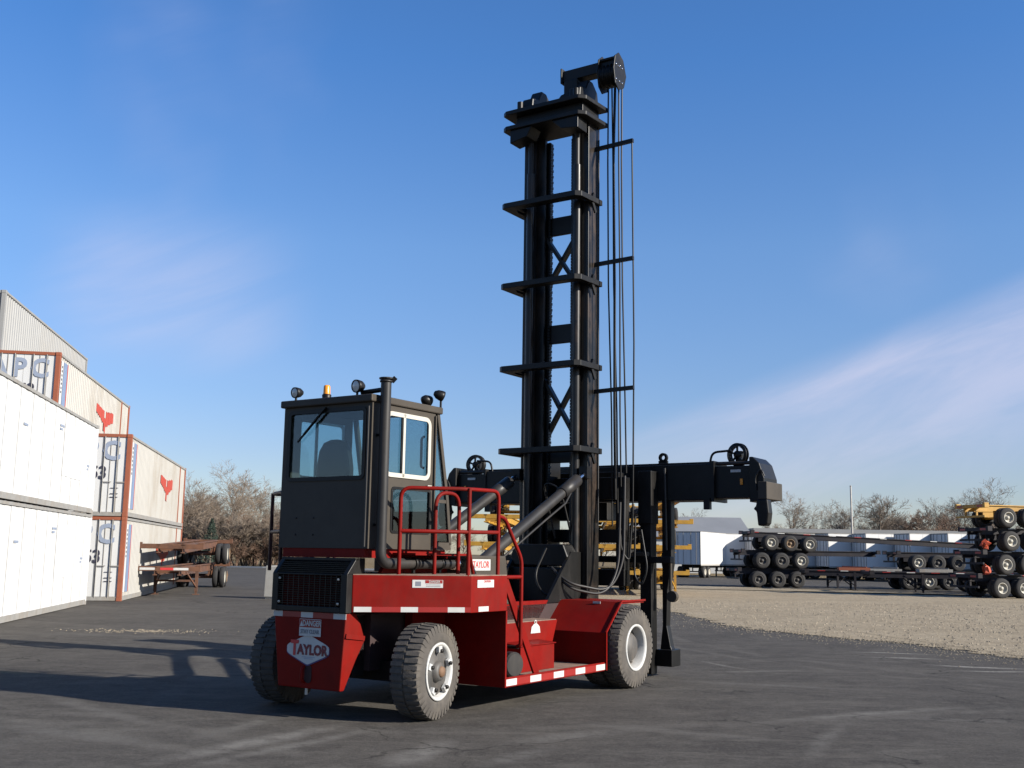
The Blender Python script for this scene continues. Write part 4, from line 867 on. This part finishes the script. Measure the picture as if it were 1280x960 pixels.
# ------------------------------------------------------------ chassis
RIMT = mat('rim_trailer', (0.36, 0.345, 0.29), .5, var=.1, dirt=(.3, .22, .15), dirt_amt=.6)
RIMK = mat('rim_dark', (0.05, 0.045, 0.04), .7, var=.3)
RIMO = mat('rim_rusty', (0.17, 0.11, 0.06), .7, var=.3)
ORANGEW = mat('orange_wrap', (0.42, 0.055, 0.014), .6, var=.15)
def chassis(m, L, axles, rims, legs=True, end='plain', tape=False):
    """local y forward, rear at y=0, deck top at z=1.15; returns unlabelled Empty"""
    e = empty('container_chassis', (0, 0, 0))
    for s in (1, -1):
        B = MB(); x = s * .45
        B.box(x - .07, x + .07, .0, L, 1.10, 1.15); B.box(x - .01, x + .01, .0, L, .86, 1.10); B.box(x - .07, x + .07, .0, L, .82, .86); B.build('main_rail', m, e)
        if tape:
            for k in range(9):
                B = MB(); y = .3 + k * L / 9.2; B.box(*sorted((s * .521, s * .526)), y, y + .45, 1.10, 1.145); B.build('reflective_tape', TAPEW if k % 2 else TAPER, e)
    n = max(4, int(L / 1.6))
    for k in range(n):
        y = .6 + k * (L - 1.2) / (n - 1); B = MB(); B.box(-.44, .44, y - .05, y + .05, .90, 1.06); B.build('crossmember', m, e)
    for y in (.0, L - .25):
        B = MB(); B.box(-1.22, 1.22, y, y + .25, .98, 1.16); B.box(-1.22, -1.06, y, y + .25, 1.16, 1.22); B.box(1.06, 1.22, y, y + .25, 1.16, 1.22); B.build('bolster', m, e, .01)
    B = MB(); B.box(-1.15, 1.15, .02, .10, .50, .60); B.bar((-.45, .08, .55), (-.45, .08, 1.0), .08, .08); B.bar((.45, .08, .55), (.45, .08, 1.0), .08, .08); B.build('rear_bumper', m, e)
    for s in (1, -1):
        B = MB(); B.box(*sorted((s * .6, s * 1.05)), -.004, .0, 1.02, 1.12); B.build('light_panel', TAPER, e)
    for i in range(axles):
        y = 1.35 + i * 1.25
        B = MB(); B.tube([(-.95, y, .50), (.95, y, .50)], .06, 8); B.box(-.5, -.4, y - .3, y + .3, .56, .82); B.box(.4, .5, y - .3, y + .3, .56, .82); B.build('axle', m, e)
        for s in (1, -1):
            B = MB(); B.lathe([(-.04, .275), (.0, .28), (.0, .25), (-.10, .23), (-.12, .10), (-.05, .09), (-.04, 0)], (0, 0, 0), (s, 0, 0), 18); wh = B.build('wheel', (RIMO, RIMT, RIMK)[rims[i % len(rims)]], e); wh.location = (s * 1.20, y, .50)
            B = MB(); pr = []
            for o in (0, -.31): pr += [(o - .02, .27), (o - .005, .34), (o - .03, .46), (o - .07, .495), (o - .21, .495), (o - .25, .46), (o - .275, .34), (o - .26, .27)]
            B.lathe(pr, (0, 0, 0), (s, 0, 0), 24); B.build('tyre', TYREB, wh)
    if legs:
        for s in (1, -1):
            B = MB(); x = s * .80; B.box(x - .06, x + .06, L - 3.0, L - 2.88, .12, 1.06); B.box(x - .13, x + .13, L - 3.08, L - 2.80, .0, .03); B.box(x - .04, x + .04, L - 2.98, L - 2.90, .03, .12)
            B.build('landing_leg', m, e)
        B = MB(); B.bar((-.8, L - 2.94, .55), (.8, L - 2.94, .55), .05, .08); B.bar((-.8, L - 2.9, .3), (-.45, L - 2.0, .95), .05, .05); B.bar((.8, L - 2.9, .3), (.45, L - 2.0, .95), .05, .05); B.build('leg_brace', m, e)
    return e
def place(e, loc, az_deg, label, group=None, tilt=0.0):
    e.location = loc; e.rotation_euler = (tilt, 0, -R_(az_deg)); tag(e, label, 'trailer chassis', group); return e
# rusty pair in front of the lettered containers (front ends towards the viewer -> forward axis points back at us)
rc = chassis(RUST, 14.6, 2, [0, 1]); p = gp(208, 743)
az0 = -10 + 180
def behind(p, az, d): a = R_(az); return Vector((p.x, p.y, 0)) - Vector((math.sin(a), math.cos(a), 0)) * d
base = behind(p, az0, 14.6 - 2.9) + Vector((.35, 0, 0))
place(rc, base, az0, 'rusty empty chassis standing on its legs beside the lettered containers')
rc2 = copy_tree(rc); place(rc2, base + Vector((.05, .1, 1.16)), az0, 'rusty chassis stacked on another rusty chassis', None, -.022)
for ch in list(rc2.children):
    if ch.name.startswith(('landing_leg', 'leg_brace')): bpy.data.objects.remove(ch)
for k, x in ((0, -.78), (1, .45)):
    B = MB(); B.box(x, x + .55, 14.601, 14.605, 1.02, 1.11); B.build('chassis_marking', TAPEW, rc)
B = MB(); B.box(-.30, .25, 14.601, 14.605, 1.02, 1.11); B.build('chassis_marking', DECALR, rc)
# dark three-axle stack
nvs = [chassis(NAVY, Lc_, 3, rm, legs=lg, tape=lg is None) for rm, lg, Lc_ in (([2, 2, 2], True, 9.5), ([2, 2, 1], False, 9.0), ([1, 0, 1], None, 15.5))]; nv = nvs[0]
g0 = gp(915, 733.5); A1 = 84
lab = ('dark three-axle chassis at the bottom of the dark stack', 'dark three-axle chassis in the middle of the dark stack', 'dark three-axle chassis tilted on top of the dark stack')
for k in range(3):
    c_ = nvs[k]
    place(c_, Vector((g0.x + [0, .3, .9][k], g0.y + .2 * k, 1.16 * k)), A1, lab[k], None, [0, 0, -.035][k])
# low chassis with landing legs between the two stacks
nb1 = chassis(NAVY, 12.2, 2, [2, 1], tape=True); g1 = gp(1003, 736.5); place(nb1, behind(g1, -82, 12.2), -82, 'dark chassis on landing legs in front of the dark stack')
nb2 = copy_tree(nb1); g2 = gp(1082, 740); place(nb2, behind(g2, -84, 12.2), -84, 'dark chassis on the gravel beside the yellow-topped stack')
cl = [chassis(NAVY, 11.0, 3, rm, legs=False) for rm in ([2, 1, 2], [1, 2, 2])]; g4 = gp(1120, 738)
place(cl[0], Vector((g4.x, g4.y + 2.6, 0)), 88, 'dark chassis with mixed wheels at the bottom of the low stack'); place(cl[1], Vector((g4.x + .6, g4.y + 2.6, 1.16)), 88, 'dark chassis lying on top of the low two-high stack')
for k_, (e_, y_, m_) in enumerate(((nb1, 7.4, CRAIL), (nb1, 9.2, CORANGE), (cl[1], 5.2, CRAIL), (nb2, 8.4, CRAIL))):
    B = MB(); B.box(-.40, .40, y_ - .9, y_ + .9, 1.155, 1.28 + .05 * (k_ % 2)); B.bar((-.3, y_ - .7, 1.34), (.3, y_ + .6, 1.36), .09, .09); B.build('loose_dunnage', m_, e_)
# right stack with a yellow one on top
g3 = gp(1205, 747); A3 = 78
dk = chassis(NAVY, 12.5, 2, [1, 1], tape=True); yl = chassis(YEL, 12.5, 2, [1, 1], legs=False)
lb3 = ('dark chassis at the bottom of the yellow-topped stack', 'dark chassis second from the bottom of the yellow-topped stack', 'dark chassis just below the yellow chassis of the right stack')
for k in range(3):
    c_ = dk if k == 0 else copy_tree(dk)
    if k:
        for ch in list(c_.children):
            if ch.name.startswith(('landing_leg', 'leg_brace')): bpy.data.objects.remove(ch)
    place(c_, Vector((g3.x + .3 * k, g3.y, 1.16 * k)), A3, lb3[k])
place(yl, Vector((g3.x + .5, g3.y, 3.48)), A3, 'yellow chassis with white wheels lying on top of the dark stack')
rj = random.Random(8)
for k, (z, y) in enumerate(((1.42, .55), (2.62, .5))):
    B = MB(); B.lathe([(-.16, .0), (-.15, .16), (-.02, .24), (.13, .17), (.16, 0)], (1.16, y, z), (0, 1, 0), 9, False); B.v = [(q[0] + rj.uniform(-.09, .09), q[1] + rj.uniform(-.09, .09), q[2] + rj.uniform(-.09, .09)) for q in B.v]; o_ = B.build('wrapped_light_cluster', ORANGEW, dk)
# yellow stacks seen through the mast
ys = chassis(YEL, 12.2, 2, [0, 1], legs=False); ysl = chassis(YEL, 12.2, 2, [0, 1], legs=True)
first = True
spots = []
for j, (px, D) in enumerate(((828, 50), (765, 49), (612, 46))):
    for k in range(4):
        src = ysl if k == 0 else ys
        c_ = src if (j == 0 and k in (0, 1)) else copy_tree(src)
        bx = at(px, 690, D); azv = 4 + 180
        pos = behind(Vector((bx.x, D, 0)), azv, 12.2) + Vector((.12 * k, .1 * k, 1.0 * k if k == 0 else 1.16 * k))
        place(c_, pos, azv, ['yellow chassis at the bottom of a yellow stack behind the mast', 'yellow chassis second from the ground in a yellow stack', 'yellow chassis third from the ground in a yellow stack', 'yellow chassis topping a yellow stack behind the mast'][k], 'yellow chassis stacked four high')

# ------------------------------------------------------------ parked white trailers
def trailer():
    e = empty('box_trailer', (0, 0, 0)); L = 14.6; W = 2.55
    B = MB(); B.box(0, L, 0, W, 1.15, 4.05); B.build('box_body', TRW, e, .02)
    B = MB(); B.box(.01, L - .01, -.01, .0, 1.05, 1.18); B.box(.01, L - .01, -.01, .0, 4.0, 4.06); B.build('side_rail', CRAIL, e)
    for k in range(1, 12):
        B = MB(); B.box(k * 1.2, k * 1.2 + .03, -.008, -.001, 1.2, 4.0); B.build('side_seam', TRW, e)
    B = MB(); B.box(-.03, 0, 0, .08, 1.15, 4.05); B.box(-.03, 0, W - .08, W, 1.15, 4.05); B.box(-.03, 0, .08, W - .08, 3.95, 4.05); B.build('door_frame', CRAIL, e)
    for k in range(2):
        B = MB(); B.box(-.02, -.001, .1 + k * 1.18, 1.26 + k * 1.18, 1.2, 3.94); d = B.build('door', TRW, e)
        for j in (.3, .8):
            B = MB(); B.tube([(-.05, .1 + k * 1.18 + j, 1.2), (-.05, .1 + k * 1.18 + j, 3.94)], .02, 6); B.build('lock_rod', CRAIL, d)
    B = MB(); B.box(.3, L - .3, .7, .8, .85, 1.15); B.box(.3, L - .3, W - .8, W - .7, .85, 1.15); B.build('underframe', NAVY, e)
    for x in (1.4, 2.65):
        for y, s in ((.02, -1), (W - .02, 1)):
            B = MB(); B.lathe([(-.04, .27), (0, .27), (-.08, .22), (-.08, 0)], (0, 0, 0), (0, s, 0), 14); wh = B.build('wheel', RIMT, e); wh.location = (x, y, .5)
            B = MB(); B.lathe([(-.02, .27), (-.01, .34), (-.04, .47), (-.10, .5), (-.5, .5), (-.55, .4), (-.55, .27)], (0, 0, 0), (0, s, 0), 18); B.build('tyre', TYREB, wh)
    for y in (.5, W - .5):
        B = MB(); B.box(L - 3, L - 2.88, y - .06, y + .06, .0, 1.0); B.build('landing_leg', NAVY, e)
    B = MB(); B.box(.1, .2, .2, W - .2, .5, .6); B.bar((.15, .8, .55), (.15, .8, 1.1), .08, .08); B.bar((.15, W - .8, .55), (.15, W - .8, 1.1), .08, .08); B.build('rear_bumper', NAVY, e)
    return e
tr0 = trailer(); ends = [(903, 103), (945, 100.8), (985, 98.6), (1036, 96.2), (1083, 94), (1138, 91.6), (1186, 89.4), (1236, 87.2), (1286, 85), (1336, 82.8)]
for k, (px, D) in enumerate(ends):
    e = tr0 if k == 0 else copy_tree(tr0); p = at(px, 690, D); e.location = (p.x, p.y, 0); e.rotation_euler = (0, 0, R_(10))
    tag(e, 'white box trailer in the parked row behind the dark chassis', 'trailer', 'white box trailers parked in a row')
e = copy_tree(tr0); p = at(876, 690, 96); e.location = (p.x, p.y, 0); e.rotation_euler = (0, 0, R_(63)); tag(e, 'white box trailer showing its shaded doors beside the yellow stack', 'trailer', None)

# ------------------------------------------------------------ buildings and pole
def building(px0, px1, D, hw, hr, label, flat=False, depth=14, roof=ROOFG):
    a, b_ = at(px0, 690, D), at(px1, 690, D); e = empty('warehouse', (a.x, a.y, 0)); L = b_.x - a.x
    tag(e, label, 'building')
    B = MB(); B.box(0, L, 0, depth, -.05, hw); B.build('wall', WALLP, e)
    B = MB()
    if flat: B.box(-.3, L + .3, -.3, depth + .3, hw, hw + .5)
    else: B.prism([(-.4, -.4, hw), (L + .4, -.4, hw), (L + .4, depth / 2, hr), (-.4, depth / 2, hr)], (0, 0, .12)); B.prism([(-.4, depth + .4, hw), (L + .4, depth + .4, hw), (L + .4, depth / 2, hr), (-.4, depth / 2, hr)], (0, 0, .12)); B.prism([(0, 0, hw), (0, depth, hw), (0, depth / 2, hr)], (.1, 0, 0)); B.prism([(L, 0, hw), (L, depth, hw), (L, depth / 2, hr)], (-.1, 0, 0))
    B.build('roof', roof, e)
    for k in range(int(L / 7)):
        B = MB(); B.box(2 + k * 7, 3.2 + k * 7, -.05, -.01, 2.2, 3.2); B.build('window', GLASSD, e)
    return e
building(790, 938, 128, 4.0, 6.6, 'low warehouse with a grey pitched roof behind the parked trailers')
building(945, 1420, 136, 5.0, 0, 'long pale flat-roofed warehouse behind the row of white trailers', True, 20)
pp = at(1066, 690, 125); e = empty('utility_pole', (pp.x, pp.y, -.06)); tag(e, 'tall pale wooden utility pole rising behind the trailers', 'pole')
B = MB(); B.tube([(0, 0, 0), (0, 0, 10.2)], [.13, .09], 10); B.build('pole_shaft', mat('pole_wood', (.42, .40, .37), .9), e)
B = MB(); B.lathe([(0, .12), (.05, .12), (.12, .03), (.13, 0)], (0, 0, 10.2), (0, 0, 1), 10); B.build('pole_cap', CRAIL, e)

# ------------------------------------------------------------ bare trees
def bare_tree(seed, Ht, spread, nb, m, stems=1, fine=1.0):
    rnd = random.Random(seed); T, Cn = MB(), MB()
    def grow(p, d, L, r, lvl):
        ns = 4 if lvl < 2 else 3; pts = [p]; rs = [r]; q = p
        for i in range(ns):
            d = (d + Vector((rnd.gauss(0, .16), rnd.gauss(0, .16), rnd.gauss(0, .10) + (.09 if lvl else .03)))).normalized()
            q = q + d * (L / ns); pts.append(q); rs.append(max(.012, r * (1 - .72 * (i + 1) / ns)))
        (T if lvl == 0 else Cn).tube(pts, rs, 6 if lvl == 0 else 4 if lvl == 1 else 3, cap=False)
        if lvl >= 4: return
        k = [nb, 6, 6, 5][lvl]
        for j in range(k):
            t_ = (rnd.uniform(.28, 1.0) if lvl == 0 else rnd.uniform(.2, 1.0)); i = min(ns - 1, int(t_ * ns)); f = t_ * ns - i
            bp = pts[i].lerp(pts[i + 1], f); a = rnd.uniform(0, 2 * math.pi)
            base_d = (pts[i + 1] - pts[i]).normalized(); u = base_d.orthogonal().normalized(); v = base_d.cross(u)
            ang = rnd.uniform(.5, 1.05) * spread
            nd = (base_d * math.cos(ang) + (u * math.cos(a) + v * math.sin(a)) * math.sin(ang)).normalized()
            grow(bp, nd, L * rnd.uniform(.38, .62) * (1.1 - .35 * t_ if lvl == 0 else 1), max(.014 * fine, rs[i] * rnd.uniform(.42, .6)), lvl + 1)
    for s in range(stems):
        a = rnd.uniform(0, 6.28); d = Vector((math.cos(a) * .3, math.sin(a) * .3, 1)) if stems > 1 else Vector((rnd.gauss(0, .05), rnd.gauss(0, .05), 1))
        grow(Vector((math.cos(a) * .3 * (stems > 1), math.sin(a) * .3 * (stems > 1), 0)), d.normalized(), Ht * (.72 if stems == 1 else .66) * rnd.uniform(.85, 1.1), Ht * .022 / (1 if stems == 1 else 1.8), 0)
    e = empty('bare_tree' if stems == 1 else 'bare_shrub', (0, 0, -500))
    T.build('trunk' if stems == 1 else 'stems', m, e); Cn.build('crown', m, e)
    return e
prot = [bare_tree(11, 11, 1.0, 13, BARK), bare_tree(12, 12, .85, 15, BARK), bare_tree(13, 10, 1.1, 13, BARKR), bare_tree(14, 12.5, .95, 14, BARK)]
shr = [bare_tree(31, 5.5, .9, 6, BARKR, 5, 1.2), bare_tree(32, 6.5, .8, 6, BARK, 5, 1.2), bare_tree(33, 5, 1.0, 6, BARKR, 6, 1.2)]
used = set()
def plant(src, px, D, sc_, label, group, cat='tree', rnd=random.Random(77)):
    e = src if id(src) not in used else copy_tree(src); used.add(id(src))
    p = at(px, 690, D); e.location = (p.x, D, -.06); e.scale = (sc_, sc_, sc_ * (.78 if px > 860 else .84)); e.rotation_euler = (0, 0, rnd.uniform(0, 6.28)); tag(e, label, cat, group)
rnd = random.Random(9)
LG, RG = 'bare trees in the grove beyond the yard', 'bare trees behind the warehouses'
for k in range(26):
    px = 222 + k * 6.6 + rnd.uniform(-4, 4); D = rnd.uniform(124, 165); big = 1.0 if px < 275 else .78
    plant(prot[k % 4], px, D, big * rnd.uniform(.8, 1.08) * D / 135, 'bare leafless tree in the grove beyond the rusty chassis', LG)
for k in range(34):
    plant(shr[k % 3], 215 + k * 5.2 + rnd.uniform(-4, 4), rnd.uniform(121, 150), rnd.uniform(.7, 1.15), 'bare brown shrub at the edge of the grove beyond the kerb', 'bare shrubs beyond the kerb', 'shrub')
for k in range(16):
    plant(prot[rnd.randrange(4)], 420 + k * 28 + rnd.uniform(-10, 10), rnd.uniform(170, 200), rnd.uniform(.6, .8), 'small bare tree far behind the handler', 'bare trees far behind the handler')
for px, D, s_, i in ((1066, 150, 1.18, 0), (1104, 146, 1.25, 1), (1100, 165, .9, 2), (1130, 160, 1.0, 2), (1148, 158, 1.05, 2), (1165, 162, 1.08, 2), (1184, 165, .95, 3), (1205, 168, 1.05, 1), (1222, 170, 1.08, 3), (1243, 165, 1.15, 0), (1262, 168, 1.22, 3), (1285, 165, 1.15, 1), (1310, 165, 1.1, 0), (975, 175, 1.05, 3), (968, 180, .9, 1), (887, 185, .95, 0), (905, 185, .9, 2), (930, 190, .85, 1), (872, 188, .85, 3)):
    plant(prot[i], px, D, s_, 'bare leafless tree standing behind the pale warehouses', RG)
for k in range(52):
    plant(shr[k % 3], 985 + k * 7 + rnd.uniform(-5, 5), rnd.uniform(158, 172), rnd.uniform(1.0, 1.6) * (1.25 if 1115 < 985 + k * 7 < 1200 else .95), 'bare brown thicket shrub behind the long pale warehouse', 'thicket behind the long warehouse', 'shrub')
for k in range(14):
    plant(shr[k % 3], 870 + k * 9, rnd.uniform(185, 195), rnd.uniform(1.0, 1.4), 'bare brown thicket shrub behind the pitched-roof warehouse', 'thicket behind the pitched roof', 'shrub')
rnd = random.Random(4); B = MB(); Tm = MB(); Tm.tube([(0, 0, 0), (0, 0, 5)], [.12, .03], 6)
for k in range(1500):
    z = rnd.uniform(.4, 5.2); r = (5.4 - z) * .34 * math.sqrt(rnd.random()); a = rnd.uniform(0, 6.28); s_ = rnd.uniform(.08, .22)
    c_ = Vector((r * math.cos(a), r * math.sin(a), z)); d1 = Vector((rnd.gauss(0, 1), rnd.gauss(0, 1), rnd.gauss(0, .5))).normalized() * s_; d2 = d1.orthogonal().normalized() * s_ * .5
    B.add([c_ - d1, c_ + d2, c_ + d1 - Vector((0, 0, .05))], [(0, 1, 2)])
p = at(263, 690, 118); e = empty('evergreen_tree', (p.x, p.y, -.06)); tag(e, 'small dark evergreen tree among the bare grove', 'tree')
Tm.build('trunk', BARK, e); B.build('crown', NEEDLE, e)

# ------------------------------------------------------------ concrete block behind the handler
q = gp(329, 748.5); e = empty('concrete_block', (q.x, q.y, 0), R_(-14)); tag(e, 'pale concrete barrier block standing on the asphalt behind the handler', 'concrete block')
CONC = mat('pale_concrete', (0.46, 0.44, 0.39), .85, var=.08, dirt=(.4, .37, .32), dirt_amt=.6, bump=.3)
B = MB(); B.prism([(0, 0, .06), (0, 1.0, .06), (0, .92, 1.24), (0, .08, 1.24)], (2.4, 0, 0)); B.build('block_body', CONC, e, .03)
B = MB(); B.box(.05, .55, .05, .95, 0, .06); B.build('block_foot', CONC, e); B = MB(); B.box(1.85, 2.35, .05, .95, 0, .06); B.build('block_foot', CONC, e)
for x in (.6, 1.8):
    B = MB(); B.tube(arc([(x - .12, .5, 1.23), (x - .12, .5, 1.34), (x + .12, .5, 1.34), (x + .12, .5, 1.23)], .06), .015, 6); B.build('lifting_loop', RUST, e)
